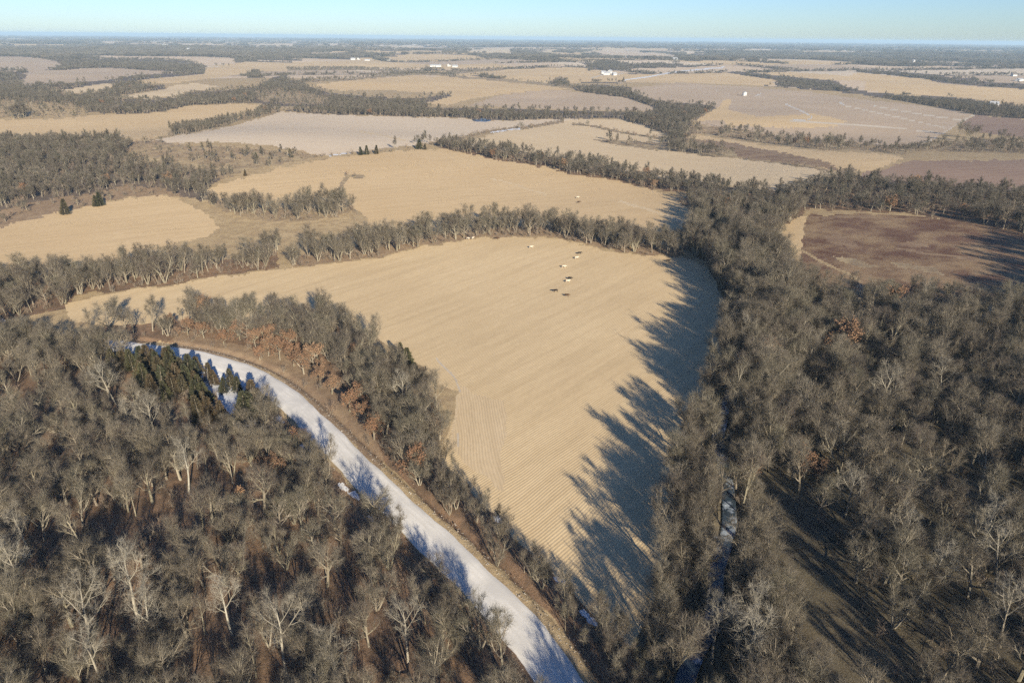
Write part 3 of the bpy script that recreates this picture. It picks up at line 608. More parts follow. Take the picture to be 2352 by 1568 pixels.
def params(kind, lod):
    q = dict(lod=lod, wob=(.10, .22, .3, .35, .4), up=(.03, .10, .08, .04, .03), tub=2, last=3, bw=.026, ntw=8, tl=1.35, tw=.0215, tup=.25,
             nb=(9, 7, 6), st=(.32, .25, .15), ang=((40, 65), (30, 60), (25, 60)), lr=(.50, .50, .62), tap=(.55, .5, .4))
    if kind == 'spread': q.update(nb=(9, 8, 6), st=(.30, .22, .15), ang=((48, 78), (30, 62), (25, 60)), lr=(.64, .50, .62), tap=(.42, .45, .4))
    if kind == 'upright': q.update(nb=(12, 6, 5), st=(.28, .25, .15), ang=((28, 46), (25, 50), (25, 55)), lr=(.42, .5, .62), up=(.03, .12, .10, .06, .03))
    if kind == 'vase': q.update(nb=(8, 6, 5), st=(.25, .2, .15), ang=((28, 52), (25, 50), (25, 55)), lr=(.46, .5, .62), up=(.05, .1, .1, .05, .03))
    if kind == 'syc': q.update(nb=(7, 6, 6), st=(.42, .3, .2), ang=((35, 65), (35, 65), (30, 65)), lr=(.46, .45, .5), ntw=7, tw=.026, tl=1.3)
    if kind == 'pole': q.update(nb=(10, 4, 4), st=(.45, .25, .15), ang=((25, 45), (25, 50), (25, 55)), lr=(.22, .5, .6), ntw=8)
    if lod == 1:
        q.update(tub=1, nb=(max(5, q['nb'][0] - 2), 4, 3), ntw=8, tw=.085, tl=2.0, bw=.08)
    return q
def make_tree(kind, seed, lod=0, leaf=0):
    t = Tree(seed); r = t.r; q = params(kind, lod)
    if leaf: q['leaf'] = leaf; q['ls'] = .17 if lod == 0 else .3; q['ntw'] = max(5, q['ntw'] - 2)
    Hh = {'spread': 7.6, 'upright': 10.0, 'vase': 9.6, 'syc': 12.5, 'pole': 9.5}[kind]
    if kind == 'vase':
        for i in range(3 if lod == 0 else 2):
            a = i * 2.1 + r.uniform(0, 1); t.grow(Vector((.15 * math.cos(a), .15 * math.sin(a), -.3)), Vector((.40 * math.cos(a), .40 * math.sin(a), 1)).normalized(), Hh * r.uniform(.8, 1), .2, 0, dict(q, nb=(6,) + tuple(q['nb'][1:])))
    else:
        lean = Vector((r.uniform(-.10, .10), r.uniform(-.10, .10), 1)).normalized()
        t.grow(Vector((0, 0, -.3)), lean, Hh, {'spread': .36, 'upright': .24, 'syc': .29, 'pole': .13}[kind], 0, q)
    return t
def make_shrub(seed, hgt=3.0, n=9, lod=0):
    t = Tree(seed); r = t.r
    for i in range(n):
        a = r.uniform(0, 6.28); p = Vector((r.uniform(-.9, .9), r.uniform(-.9, .9), -.1)); d = Vector((math.cos(a) * .45, math.sin(a) * .45, 1)).normalized()
        pts, dirs = t.path(p, d, hgt * r.uniform(.6, 1), 3, .25, .0); t.tube(0 if i < 2 else 1, pts, [.04, .03, .02, .01], 3)
        for _ in range(22 if lod == 0 else 9):
            c, b = t.at(pts, dirs, r.uniform(.15, 1)); t.tri(c, t.dev(b, math.radians(r.uniform(20, 70))), r.uniform(.6, 1.5), .05 if lod == 0 else .13)
    return t
def make_cedar(seed, n=1500):
    t = Tree(seed); r = t.r; Hh = 7.5
    t.tube(0, [Vector((0, 0, -.2)), Vector((0, 0, 3)), Vector((0, 0, 7.2))], [.16, .1, .02], 5)
    lob = [(r.uniform(0, 6.28), r.uniform(.7, 1.25)) for _ in range(9)]
    LV, LF = t.leaf
    for i in range(n):
        h = .5 + (Hh - .5) * (r.random() ** 1.25); f = (h / Hh); R_ = 2.25 * (1 - f) ** .75 + .12
        a, m = r.choice(lob); a += r.gauss(0, .38); rr = R_ * m * (r.random() ** .45) * (1 + .12 * math.sin(h * 5 + a))
        c = Vector((math.cos(a) * rr, math.sin(a) * rr, h)); out = Vector((math.cos(a), math.sin(a), r.uniform(.1, 1.0))).normalized()
        L = r.uniform(.35, .8); w = t.perp(out) * r.uniform(.10, .22); B = len(LV)
        LV += [tuple(c - w), tuple(c + w), tuple(c + out * L)]; LF.append((B, B + 1, B + 2))
        if i % 14 == 0: t.tube(1, [Vector((0, 0, h * .93)), c], [.03, .012], 3)
    return t
def make_clump(seed, S=40, n=11):
    t = Tree(seed); r = t.r
    for i in range(n):
        cx = r.uniform(-S / 2, S / 2); cy_ = r.uniform(-S / 2, S / 2); hh = r.uniform(8, 16)
        t.tube(0, [Vector((cx, cy_, -6)), Vector((cx, cy_, hh * .7))], [.3, .15], 3)
        for k in range(105):
            while True:
                v = Vector((r.uniform(-1, 1), r.uniform(-1, 1), r.uniform(-1, 1)))
                if v.length < 1: break
            c = Vector((cx + v.x * hh * .42, cy_ + v.y * hh * .42, hh * .58 + v.z * hh * .38)); d = (Vector((v.x, v.y, v.z + .6)) + t.perp(Vector((0, 0, 1))) * .4).normalized()
            t.tri(c, d, r.uniform(2.0, 3.6), r.uniform(.5, .9))
    return t
def build(name, sets, mats):
    """sets: list of (verts, [(faces, material slot), ...])"""
    V = []; Fc = []; mi = []
    for vs_, fl in sets:
        b = len(V); V += vs_
        for f_, m_ in fl:
            Fc += [tuple(x + b for x in f) for f in f_]; mi += [m_] * len(f_)
    me = mesh_from(name, V, Fc, mats); me.polygons.foreach_set('material_index', np.array(mi, np.int32)); return me
def to_meshes(name, t, mb, mt, ml=None):
    """trunk mesh and crown mesh for a thing"""
    mats = [mt, M['syclimb'] if mb is M['sycbark'] else M['limb']] + ([ml] if ml else [])
    return (build(name + '_trunk', [(t.V[0], [(t.F[0], 0)])], [mb]),
            build(name + '_crown', [(t.V[1], [(t.F[1], 0), (t.wood, 1)]), (t.leaf[0], [(t.leaf[1], 2)])], mats))
def joined(name, t, mb, mt, ml=None):
    mats = [mt, M['syclimb'] if mb is M['sycbark'] else M['limb']] + ([ml] if ml else []) + [mb]
    return build(name, [(t.V[0], [(t.F[0], 3 if ml else 2)]), (t.V[1], [(t.F[1], 0), (t.wood, 1)]), (t.leaf[0], [(t.leaf[1], 2)])], mats)

FORMS = []      # (key, trunk mesh, crown mesh, joined mesh)
def form(key, t, mb, mt, ml=None):
    a, b = to_meshes(key, t, mb, mt, ml); FORMS.append((key, a, b, joined(key, t, mb, mt, ml))); return len(FORMS) - 1
G = {}
G['spread'] = [form('spread', make_tree('spread', 10 + i), M['bark'], M['twig']) for i in range(5)]
G['upright'] = [form('upright', make_tree('upright', 20 + i), M['bark'], M['twig']) for i in range(4)]
G['vase'] = [form('vase', make_tree('vase', 30 + i), M['bark'], M['twig']) for i in range(4)]
G['pole'] = [form('pole', make_tree('pole', 40 + i), M['bark'], M['twig']) for i in range(3)]
G['syc'] = [form('sycamore', make_tree('syc', 50 + i), M['sycbark'], M['syctwig']) for i in range(3)]
G['oak'] = [form('oak', make_tree('spread', 60 + i, 0, .42), M['bark'], M['twig'], M['oakleaf']) for i in range(2)]
G['beech'] = [form('beech', make_tree('upright', 66, 0, .9), M['bark'], M['twig'], M['beech'])]
G['cedar'] = [form('cedar', make_cedar(70 + i), M['bark'], M['shrub'], M['cedar']) for i in range(3)]
G['shrub'] = [form('shrub', make_shrub(80 + i, 2.6 + i * .6), M['bark'], M['shrub']) for i in range(3)]
G['mid'] = [form('mid', make_tree(kd, 90 + i, 1), M['bark'], M['twigfar_shaded']) for i, kd in enumerate(('spread', 'upright', 'vase', 'spread', 'spread'))]
G['midoak'] = [form('midoak', make_tree('spread', 97, 1, .7), M['bark'], M['twig'], M['oakleaf'])]
G['clump'] = [form('clump', make_clump(100 + i), M['bark'], M['twigfar_shaded']) for i in range(3)]
G['cedarclump'] = [form('cedarfar', make_cedar(104, 400), M['bark'], M['shrub'], M['cedar'])]
form_coll = bpy.data.collections.new('tree_forms')
for i, f in enumerate(FORMS):
    form_coll.objects.link(bpy.data.objects.new('form_%03d' % i, f[3]))
print('forms', [(f[0], len(f[3].polygons)) for f in FORMS])

# ------------------------------------------------------------------ where trees stand
SP = []   # dicts: x, y, z, form, scale, rot, tilt, tall
def visible_mask(x, y, z, tall=12):
    """keep plants whose top rises above the skyline of the ground in front of them"""
    r = np.hypot(x, y); out = np.ones(x.shape, bool); far = r > 350
    if far.any():
        xf, yf, zf, rf = x[far], y[far], z[far] + tall, r[far]; ok = np.ones(xf.shape, bool)
        for t in np.linspace(.3, .985, 22):
            ok &= (CAMZ + (zf - CAMZ) * t) > H0(xf * t, yf * t) - 1
        out[far] = ok
    return out
def scatter(r0, r1, cell, amax=52):
    n = int(r1 / cell) + 2
    i, j = np.meshgrid(np.arange(-n, n), np.arange(-6 if r0 < 100 else 0, n), indexing='ij')
    x = (i.ravel() + RNG.uniform(.02, .98, i.size)) * cell; y = (j.ravel() + RNG.uniform(.02, .98, i.size)) * cell
    r = np.hypot(x, y); a = np.degrees(np.abs(np.arctan2(x, y))); m = (r >= r0) & (r < r1) & (a < amax)
    x = x[m]; y = y[m]; z = H(x, y); return x, y, z, classify(x, y, z)
covers = np.array([TCODE[p[2]] for p in PATCH] + [0])
WOODY = (1, 2, 3, 4, 14, 15, 11, 9)
def crown_inside(x, y, z, keep=.12):
    c2 = classify(x, y, z + 8.5); w = np.isin(np.where(c2 >= 0, covers[c2], 0), WOODY)
    return w | (RNG.uniform(0, 1, x.shape) < keep)
def roadcreek(x, y):
    return (pdist(x, y, ROADC)[0] > ROADW + 2.6) & (pdist(x, y, CREEKC)[0] > 1.9)
DENS = {14: .042, 15: .095, 3: .033, 4: .032, 9: .025, 10: .006, 11: .0320, 5: .0035, 8: .0012, 2: .017, 13: .006, 7: .010, 1: .008}
def put(x, y, z, key, sc, tag_=None):
    SP.append(dict(x=float(x), y=float(y), z=float(z), form=random.choice(G[key]), key=key, s=float(sc), rz=random.uniform(0, 6.28), tx=random.gauss(0, .05), ty=random.gauss(0, .05), tag=tag_))
def tree_at(sx_, sy_, key, sc, tag_=None):
    p = unproj([(sx_, sy_)])[0]; put(p[0], p[1], float(H(p[0], p[1])), key, sc, tag_); return p
taken = []
# the trees that stand out, each where it grows, plus a cedar row added for road shade
for sx_, sy_, sc in [(347, 1555, 1.1), (227, 1622, 1.0), (388, 1612, .85), (64, 1508, .9), (581, 1588, .85), (715, 1690, 1.0), (472, 1232, .9), (388, 1105, .95), (290, 1010, .9), (1780, 1655, 1.0), (1068, 1330, .0), (2490, 1465, .9), (2250, 1395, .85), (2440, 1380, .9), (2310, 1480, .9), (2500, 1620, 1.0), (1990, 1040, .85), (2350, 1000, .9)]:
    if sc > 0: taken.append(tree_at(sx_, sy_, 'syc', sc * 1.0, 'syc'))
for zx, zy, sc in [(260, 260, .8), (500, 330, 1.15), (860, 350, .8), (540, 430, .9), (1000, 470, .85), (60, 500, 1.0), (330, 540, .9), (560, 590, 1.1), (700, 540, .95), (830, 610, .85), (640, 680, .9), (900, 680, .9), (1330, 590, .9), (1430, 640, .7), (1660, 880, 1.2), (1560, 1110, 1.35), (1650, 1010, 1.1), (1030, 1110, 1.1), (1210, 1080, .9), (850, 760, .9), (1740, 790, .7), (450, 470, 1.0), (160, 420, .9), (1100, 540, .7), (420, 780, .9), (960, 900, .8), (1900, 900, .7), (1250, 650, .7)]:
    taken.append(tree_at(350 + zx / 5.88, 850 + zy / 5.88 + 22, 'cedar', sc, 'cedar'))
_rc = random.Random(3)
for _x in range(285, 500, 17):  # extra cedar row added beside the bend to cast shade on the road
    taken.append(tree_at(_x + _rc.uniform(-4, 4), 918 + max(0, _x - 360) * .22 + _rc.uniform(0, 9), 'cedar', _rc.uniform(.8, 1.2), 'cedar'))
for _ in range(14):
    _x = _rc.uniform(310, 640); _y = 925 + (_x - 310) * .32 + _rc.uniform(-5, 75) * (.6 if _x < 400 else 1)
    if not (520 < _x < 640): taken.append(tree_at(_x, _y, 'cedar', _rc.uniform(.75, 1.25), 'cedar'))
for sx_, sy_, sc in [(1020, 925, 1.0), (1003, 905, .9), (1035, 950, .8), (903, 388, .9), (917, 387, 1.0), (941, 385, .95), (1048, 373, 1.2), (1063, 374, .7), (163, 537, 1.2), (252, 515, 1.1), (240, 517, .9), (615, 440, .6), (500, 452, .6), (640, 395, .6)]:
    taken.append(tree_at(sx_, sy_, 'cedar', sc, 'cedar2'))
for sx_, sy_, sc in [(470, 838, .75), (510, 845, .7), (560, 862, .65), (600, 850, .8), (640, 872, .8), (672, 890, .85), (700, 900, .9), (735, 915, .9), (760, 935, .9), (785, 925, 1.0), (720, 880, .9), (680, 865, .9), (800, 960, .7), (830, 985, .7), (650, 900, .6), (750, 1130, .8), (690, 1185, .6), (875, 1030, .8), (905, 1010, .8), (2010, 1195, .9), (2040, 1205, .8), (1885, 1190, .7), (885, 905, .7), (430, 825, .7)]:
    taken.append(tree_at(sx_, sy_, 'oak', sc * .85, 'oak'))
for sx_, sy_, sc in [(1888, 352, 1.7), (2000, 366, 1.5), (2066, 374, 1.6), (2097, 370, 1.3), (2398, 338, 1.7), (2420, 352, 1.8), (2440, 345, 1.5), (2500, 352, 1.3)]:
    taken.append(tree_at(sx_, sy_, 'vase', sc, 'lone'))
for dx_, dy_, sc in [(0, 0, 1.6), (12, -2, 1.5), (-12, 1, 1.4), (4, -5, 1.7), (-6, -6, 1.5), (18, -6, 1.2), (-18, -4, 1.2)]:
    taken.append(tree_at(48 + dx_, 296 + dy_, 'mid', sc, 'lone'))
for sx_, sy_, sc in [(1055, 358, 1.0), (1045, 357, .9), (1065, 357, 1.1), (1075, 358, .9), (1035, 359, .7), (1285, 1240, .0)]:
    if sc: taken.append(tree_at(sx_, sy_, 'mid', sc * .8, 'lone'))
taken.append(tree_at(608, 1265, 'beech', .42, 'beech'))
TK = np.array(taken)
OPEN = [(unproj([p])[0], q) for p, q in (((1824, 1340), 4.0), ((1820, 1375), 3.5), ((1806, 1062), 5.0), ((1750, 1600), 4.5), ((1725, 1660), 4.5), ((1828, 1290), 4), ((590, 1000), 6), ((610, 1050), 5))]
def free(x, y, d=3.5):
    if any((p[0] - x) ** 2 + (p[1] + 0 - y) ** 2 < q * q or (abs(p[0] - x) < q * .6 and -9 < y - p[1] < 0) for p, q in OPEN): return False
    return ((TK[:, 0] - x) ** 2 + (TK[:, 1] - y) ** 2).min() > d * d

x, y, z, c = scatter(0, 430, 3.6, 75)
rr = np.hypot(x, y)
with np.errstate(all='ignore'): sxp, syp = proj(x, y, z)
out_ = (c < 0) & ((rr < 70) | (~np.isfinite(sxp)) | (sxp < -100) | (sxp > 2650) | (syp > 1750))
cov = np.where(out_, 3, covers[c]); ok = roadcreek(x, y) | ((cov == 15) & (pdist(x, y, ROADC)[0] > ROADW + 1.4) & (pdist(x, y, CREEKC)[0] > 2))
u = RNG.uniform(0, 1, x.shape); clumpy = fbm(x / 22, y / 22, 55, 2); crk = pdist(x, y, CREEKC)[0]; rdd = pdist(x, y, ROADC)[0]; X_ = x
for i in np.nonzero(ok & (cov > 0))[0]:
    cv = int(cov[i]); d = DENS.get(cv, 0) * 3.6 * 3.6 * (1 + 1.1 * clumpy[i]) * (1.9 if crk[i] < 14 else 1) * (1.7 if cv == 11 and rdd[i] < 24 and X_[i] < -78 else 1) * (1.6 if cv == 11 and rdd[i] < 16 and X_[i] < -50 else 1)
    X, Y, Z = x[i], y[i], z[i]
    if cv == 12: d = .0
    if u[i] < d and free(X, Y):
        s = random.triangular(.58, 1.28, .98)
        if rr[i] < 35: continue
        if cv == 15: key = random.choices(['pole', 'vase', 'upright'], [3, 3, 2])[0]; s *= .72
        elif cv == 11: key = random.choices(['spread', 'upright', 'vase', 'pole', 'syc'], [6, 4, 4, 3, .2])[0]; s *= .9
        elif cv == 10: key = random.choices(['oak', 'pole', 'vase'], [2, 2, 1])[0]; s *= .6
        elif cv == 4: key = random.choices(['vase', 'spread', 'upright', 'pole'], [5, 3, 2, 1])[0]; s *= 1.06
        elif cv in (5, 8): key = random.choices(['spread', 'upright', 'cedar'], [2, 2, 1])[0]; s *= .6
        else: key = random.choices(['spread', 'upright', 'vase', 'pole', 'syc', 'oak'], [6, 4, 4, 1.8, .2, .05])[0]; s *= 1.0 + (.14 if X > 15 else 0)
        if key == 'syc' : s *= .9
        if cv == 3 and 60 < X < 125 and 170 < Y < 340 and crk[i] < 22: s *= 1.32
        if cv == 11 and X < -78 and 9 < rdd[i] < 30: s *= 1.15
        if -60 < X < 60 and 95 < Y < 200 and cv == 3 and pdist(np.array([X]), np.array([Y]), ROADC)[0][0] < 14: s *= .72
        put(X, Y, Z, key, s)
    elif cv in (3, 4, 9, 10, 11, 12, 14, 15) and u[i] > (.92 if cv == 9 else .55 if cv == 4 else .78) and rr[i] > 30 and free(X, Y, 1.5):
        put(X, Y, Z, 'shrub', random.uniform(.5, 1.25))
    elif 5.6 < rdd[i] < 11 and u[i] > .72 and rr[i] > 30: put(X, Y, Z, 'shrub', random.uniform(.35, .8))
    elif cv in (5, 8, 6, 13) and u[i] > (.93 if cv != 6 else .62): put(X, Y, Z, 'shrub', random.uniform(.5, 1.0))
near_n = len(SP)
# 430 m to 1700 m
x, y, z, c = scatter(430, 1700, 5.2); cov = covers[c]; u = RNG.uniform(0, 1, x.shape); ok = roadcreek(x, y); clumpy = fbm(x / 30, y / 30, 66, 2)
cand = np.nonzero(ok & (cov > 0))[0]; vm = visible_mask(x[cand], y[cand], z[cand]) & (crown_inside(x[cand], y[cand], z[cand]) | (cov[cand] != 2))
for i, v_ in zip(cand, vm):
    if not v_: continue
    cv = int(cov[i]); d = {3: .025, 2: .024, 4: .023, 5: .0042, 7: .012, 13: .004, 8: .0008, 6: .001, 1: .015}.get(cv, 0) * 27 * (1 + 1.2 * clumpy[i])
    if u[i] < d: put(x[i], y[i], z[i], 'mid' if random.random() > (.006 if cv != 5 else .0) else 'midoak', random.uniform(.75, 1.1) * (.79 if cv != 5 else .6))
    elif cv in (2, 3, 4) and u[i] > .66: put(x[i], y[i], z[i], 'shrub', random.uniform(1.0, 1.7))
    elif cv in (5, 6, 7, 13) and u[i] > {5: .80, 6: .45, 7: .7, 13: .62}[cv]: put(x[i], y[i], z[i], 'shrub', random.uniform(.7, 1.5))
    elif cv == 5 and u[i] > .79: put(x[i], y[i], z[i], 'cedarclump', random.uniform(.5, 1.0))
# farther: groups of crowns
x, y, z, c = scatter(1700, 3600, 13); cov = np.where((c < 0) & (far_kind(x, y) == 9) & (np.hypot(x, y) > 1900), 2, covers[c]); u = RNG.uniform(0, 1, x.shape); cand = np.nonzero(cov > 0)[0]; vm = visible_mask(x[cand], y[cand], z[cand]) & (crown_inside(x[cand], y[cand], z[cand]) | (c[cand] < 0) | (cov[cand] != 2))
for i, v_ in zip(cand, vm):
    if not v_: continue
    cv = int(cov[i])
    if cv in (1, 2, 3) and u[i] < .62: put(x[i], y[i], z[i], 'clump' if u[i] < .2 else 'mid', random.uniform(.8, 1.05) * (.5 if u[i] < .2 else .95))
    elif cv in (7, 13) and u[i] < .6: put(x[i], y[i], z[i], 'mid', random.uniform(.6, .9))
    elif cv in (5, 6) and u[i] < .15: put(x[i], y[i], z[i], 'mid', random.uniform(.4, .7))
mid_n = len(SP)
x, y, z, c = scatter(3600, 7000, 33); k_ = np.where(c >= 0, np.where(covers[c] == 1, 9, np.where((covers[c] == 2) & (np.hypot(x, y) > 3600), 9, 0)), far_kind(x, y)); cand = np.nonzero(k_ == 9)[0]; vm = visible_mask(x[cand], y[cand], z[cand], 14)
for i, v_ in zip(cand, vm):
    if v_ and random.random() < .9: put(x[i], y[i], z[i], 'clump', random.uniform(.85, 1.1))
x, y, z, c = scatter(7000, 24000, 110, 42); cand = np.nonzero(far_kind(x, y) == 9)[0]; vm = visible_mask(x[cand], y[cand], z[cand], 18)
for i, v_ in zip(cand, vm):
    if v_: put(x[i], y[i], z[i], 'clump', random.uniform(1.2, 1.9)); SP[-1]['s'] = random.uniform(2.2, 3.0); SP[-1]['flat'] = .6
print('trees', near_n, mid_n, len(SP))

def stuff(name, items, label, cat):
    me = bpy.data.meshes.new(name); n = len(items); me.vertices.add(n)
    me.vertices.foreach_set('co', np.array([(t['x'], t['y'], t['z']) for t in items], np.float32).ravel())
    a = me.attributes.new('form', 'INT', 'POINT'); a.data.foreach_set('value', np.array([t['form'] for t in items], np.int32))
    a = me.attributes.new('size', 'FLOAT_VECTOR', 'POINT'); a.data.foreach_set('vector', np.array([(t['s'], t['s'], t['s'] * t.get('flat', 1)) for t in items], np.float32).ravel())
    a = me.attributes.new('turn', 'FLOAT_VECTOR', 'POINT'); a.data.foreach_set('vector', np.array([(t['tx'], t['ty'], t['rz']) for t in items], np.float32).ravel())
    o = add(name, me); ng = bpy.data.node_groups.new(name, 'GeometryNodeTree')
    ng.interface.new_socket('Geometry', in_out='INPUT', socket_type='NodeSocketGeometry'); ng.interface.new_socket('Geometry', in_out='OUTPUT', socket_type='NodeSocketGeometry')
    N = ng.nodes; gi = N.new('NodeGroupInput'); go = N.new('NodeGroupOutput'); ip = N.new('GeometryNodeInstanceOnPoints'); ci = N.new('GeometryNodeCollectionInfo')
    ci.inputs['Collection'].default_value = form_coll; ci.inputs['Separate Children'].default_value = True; ci.inputs['Reset Children'].default_value = True
    def na(nm, ty):
        q = N.new('GeometryNodeInputNamedAttribute'); q.data_type = ty; q.inputs['Name'].default_value = nm
        return [s for s in q.outputs if s.enabled and s.name == 'Attribute'][0]
    lk = ng.links.new; lk(gi.outputs[0], ip.inputs['Points']); lk(ci.outputs[0], ip.inputs['Instance']); ip.inputs['Pick Instance'].default_value = True
    lk(na('form', 'INT'), ip.inputs['Instance Index']); lk(na('turn', 'FLOAT_VECTOR'), ip.inputs['Rotation']); lk(na('size', 'FLOAT_VECTOR'), ip.inputs['Scale'])
    lk(ip.outputs[0], go.inputs[0]); md = o.modifiers.new('scatter', 'NODES'); md.node_group = ng
    tag(o, label, cat, kind='stuff'); return o

with np.errstate(all='ignore'):
    for t in SP:
        a, b = proj(np.array([t['x']]), np.array([t['y']]), np.array([t['z'] + 6 * t['s']])); t['sx'], t['sy'] = float(a[0]), float(b[0]); t['r'] = math.hypot(t['x'], t['y'])
inview = lambda t: -30 < t['sx'] < 2590 and t['sy'] < 1740
bare = [t for t in SP if t['key'] in ('spread', 'upright', 'vase', 'pole') and inview(t)]
bare.sort(key=lambda t: t['r'] / (t['s'] * (.7 if t['key'] == 'pole' else 1)))
single = bare[:295]; ids = set(map(id, single))
syc = [t for t in SP if t['key'] == 'syc' and inview(t)][:60]; oaks = [t for t in SP if t['key'] in ('oak', 'beech') and inview(t)]; ced = [t for t in SP if t['key'] == 'cedar' and inview(t)]
for l in (syc, oaks, ced): ids |= set(map(id, l))
rest = [t for t in SP if id(t) not in ids]

ORD = ['leftmost', 'second from left', 'third from left', 'fourth from left', 'fifth from left', 'sixth from left', 'seventh from left', 'eighth from left', 'ninth from left', 'tenth from left', 'eleventh from left', 'twelfth from left']
def ordinal(i, n):
    if n == 1: return 'only one'
    if i == n - 1: return 'rightmost'
    if i < len(ORD): return ORD[i]
    j = n - 1 - i
    return ['rightmost', 'second from right', 'third from right', 'fourth from right', 'fifth from right', 'sixth from right', 'seventh from right', 'eighth from right', 'ninth from right', 'tenth from right'][min(j, 9)]
def place_words(t):
    x_, y_ = t['x'], t['y']; d, bi = pdist(np.array([x_]), np.array([y_]), ROADC); c_ = ROADC[bi[0]]
    left = t['sx'] < np.interp(t['sy'], [820, 900, 1060, 1300, 1500, 1700], [300, 560, 740, 1000, 1200, 1350])
    sx_, sy_ = t['sx'], t['sy']
    band = 'bottom edge' if sy_ > 1560 else 'lowest quarter' if sy_ > 1400 else 'lower third' if sy_ > 1230 else 'middle' if sy_ > 1050 else 'upper part'
    if sx_ < np.interp(sy_, [800, 900, 1060, 1300, 1500, 1750], [300, 560, 740, 1010, 1250, 1420]):
        area = 'woods left of the white road'
        sub = 'near the left photo edge' if sx_ < 300 else 'in mid wood' if sx_ < 700 else 'close to the road'
    elif sx_ < 1590: area = 'trees between white road and stubble field'; sub = 'along the strip'
    else:
        area = 'woods right of the stubble field'
        sub = 'beside the creek' if sx_ < 1850 else 'past the dark clearing' if sx_ < 2200 else 'near the right photo edge'
    return area, sub, band
def thing_tree(t, name, noun, cat, group):
    fm = FORMS[t['form']]
    e = bpy.data.objects.new(name, None); e.empty_display_size = .5; COL.objects.link(e); e.location = (t['x'], t['y'], t['z']); e.rotation_euler = (t['tx'], t['ty'], t['rz']); e.scale = (t['s'],) * 3
    a = bpy.data.objects.new('trunk', fm[1]); COL.objects.link(a); a.parent = e
    b = bpy.data.objects.new('crown', fm[2]); COL.objects.link(b); b.parent = e
    e['category'] = cat; e['group'] = group; t['obj'] = e; t['noun'] = noun; return e
SHAPE = {'spread': 'wide round bare tree', 'upright': 'tall upright bare tree', 'vase': 'many stemmed bare tree', 'pole': 'slim bare tree', 'syc': 'white barked sycamore', 'oak': 'russet leaved oak', 'beech': 'small pale orange leaved beech', 'cedar': 'dark green cedar'}
for t in single: thing_tree(t, 'bare_tree', SHAPE[t['key']], 'tree', 'bare trees of the near woods')
for t in syc: thing_tree(t, 'sycamore_tree', SHAPE['syc'], 'sycamore', 'white barked sycamores')
for t in oaks: thing_tree(t, 'oak_tree' if t['key'] == 'oak' else 'beech_tree', SHAPE[t['key']], 'oak' if t['key'] == 'oak' else 'beech', 'russet leaved trees')
for t in ced: thing_tree(t, 'cedar_tree', SHAPE['cedar'], 'cedar', 'dark green cedars')
buckets = {}
for t in single + syc + oaks + ced:
    if t['key'] == 'beech': t['obj']['label'] = 'small tree with pale orange leaves alone in the bare woods left of the road'; continue
    if t['key'] in ('cedar', 'oak') and t['r'] > 130:
        w = ('on the field edge far behind the trees' if t['sy'] < 600 else 'in cedar stand at the road bend' if t['key'] == 'cedar' and t['sx'] < 720 else 'on grassy bank above the road bend' if t['sx'] < 860 else 'at the rim of the stubble field' if t['sx'] < 1300 else 'in right hand woods')
        row = 'top row' if t['sy'] < 930 else 'middle row' if t['sy'] < 985 else 'front row'
        buckets.setdefault((t['noun'], w, row), []).append(t); continue
    buckets.setdefault((t['noun'],) + place_words(t), []).append(t)
for kb, l in buckets.items():
    l.sort(key=lambda t: t['sx'])
    for i, t in enumerate(l):
        if len(kb) == 3: t['obj']['label'] = '%s %s, %s, %s' % (kb[0], kb[1], kb[2], ordinal(i, len(l)))
        else: t['obj']['label'] = '%s, %s, %s, %s, %s' % (kb[0], kb[1].replace('trees between white road and stubble field', 'strip between road and field').replace('woods left of the white road', 'woods left of road').replace('woods right of the stubble field', 'woods right of field'), kb[2] if kb[2] != 'along the strip' else '', kb[3], ordinal(i, len(l)))
        for a_, b_ in ((', ,', ','), ('in mid wood', 'mid wood'), ('close to the road', 'roadside'), ('near the left photo edge', 'left edge'), ('near the right photo edge', 'right edge'), ('beside the creek', 'creekside'), ('past the dark clearing', 'past clearing'), ('upper part', 'upper'), ('strip between road and field', 'strip between road and field')):
            t['obj']['label'] = t['obj']['label'].replace(a_, b_)
stuff('woodland', [t for t in rest if t['key'] not in ('shrub',) and t['r'] < 1700], 'grey brown leafless woods behind and between the nearest trees', 'woods')
stuff('distant_woodland', [t for t in rest if t['key'] not in ('shrub',) and t['r'] >= 1700], 'blue grey woods and tree belts far off towards the horizon', 'woods')
stuff('undergrowth', [t for t in rest if t['key'] == 'shrub'], 'low brown brush under the trees and along field edges', 'brush')

# ------------------------------------------------------------------ rubble along the road verge
V = []; Fc = []; rr_ = random.Random(5)
for i in range(1500):
    f = rr_.uniform(0, nst - 1.01); a = int(f); p = ROADC[a] * (1 - f + a) + ROADC[a + 1] * (f - a); side = -1 if rr_.random() < .22 else 1
    sgn = 1 if (nrm[a] @ np.array([.7, .7])) > 0 else -1
    p = p + nrm[a] * sgn * side * (ROADW + rr_.gauss(.7, .7)); s = rr_.uniform(.05, .17) * (1 if rr_.random() < .95 else 1.7); zz = float(H0(p[0], p[1])); b = len(V)
    zz = ROADZ[a] - .12
    for sx_, sy_, sz in ((1, 0, 0), (0, 1, 0), (-1, 0, 0), (0, -1, 0), (0, 0, .8), (0, 0, -.8)): V.append((p[0] + sx_ * s * rr_.uniform(.6, 1.3), p[1] + sy_ * s * rr_.uniform(.6, 1.3), zz + sz * s * rr_.uniform(.6, 1.2)))
    Fc += [(b + q[0], b + q[1], b + q[2]) for q in ((0, 1, 4), (1, 2, 4), (2, 3, 4), (3, 0, 4), (1, 0, 5), (2, 1, 5), (3, 2, 5), (0, 3, 5))]
k = NT('rubble'); k.col(k.ramp(k.noise(k.pos, 2, 2), [(.35, (.16, .13, .10)), (.65, (.40, .37, .32))]))
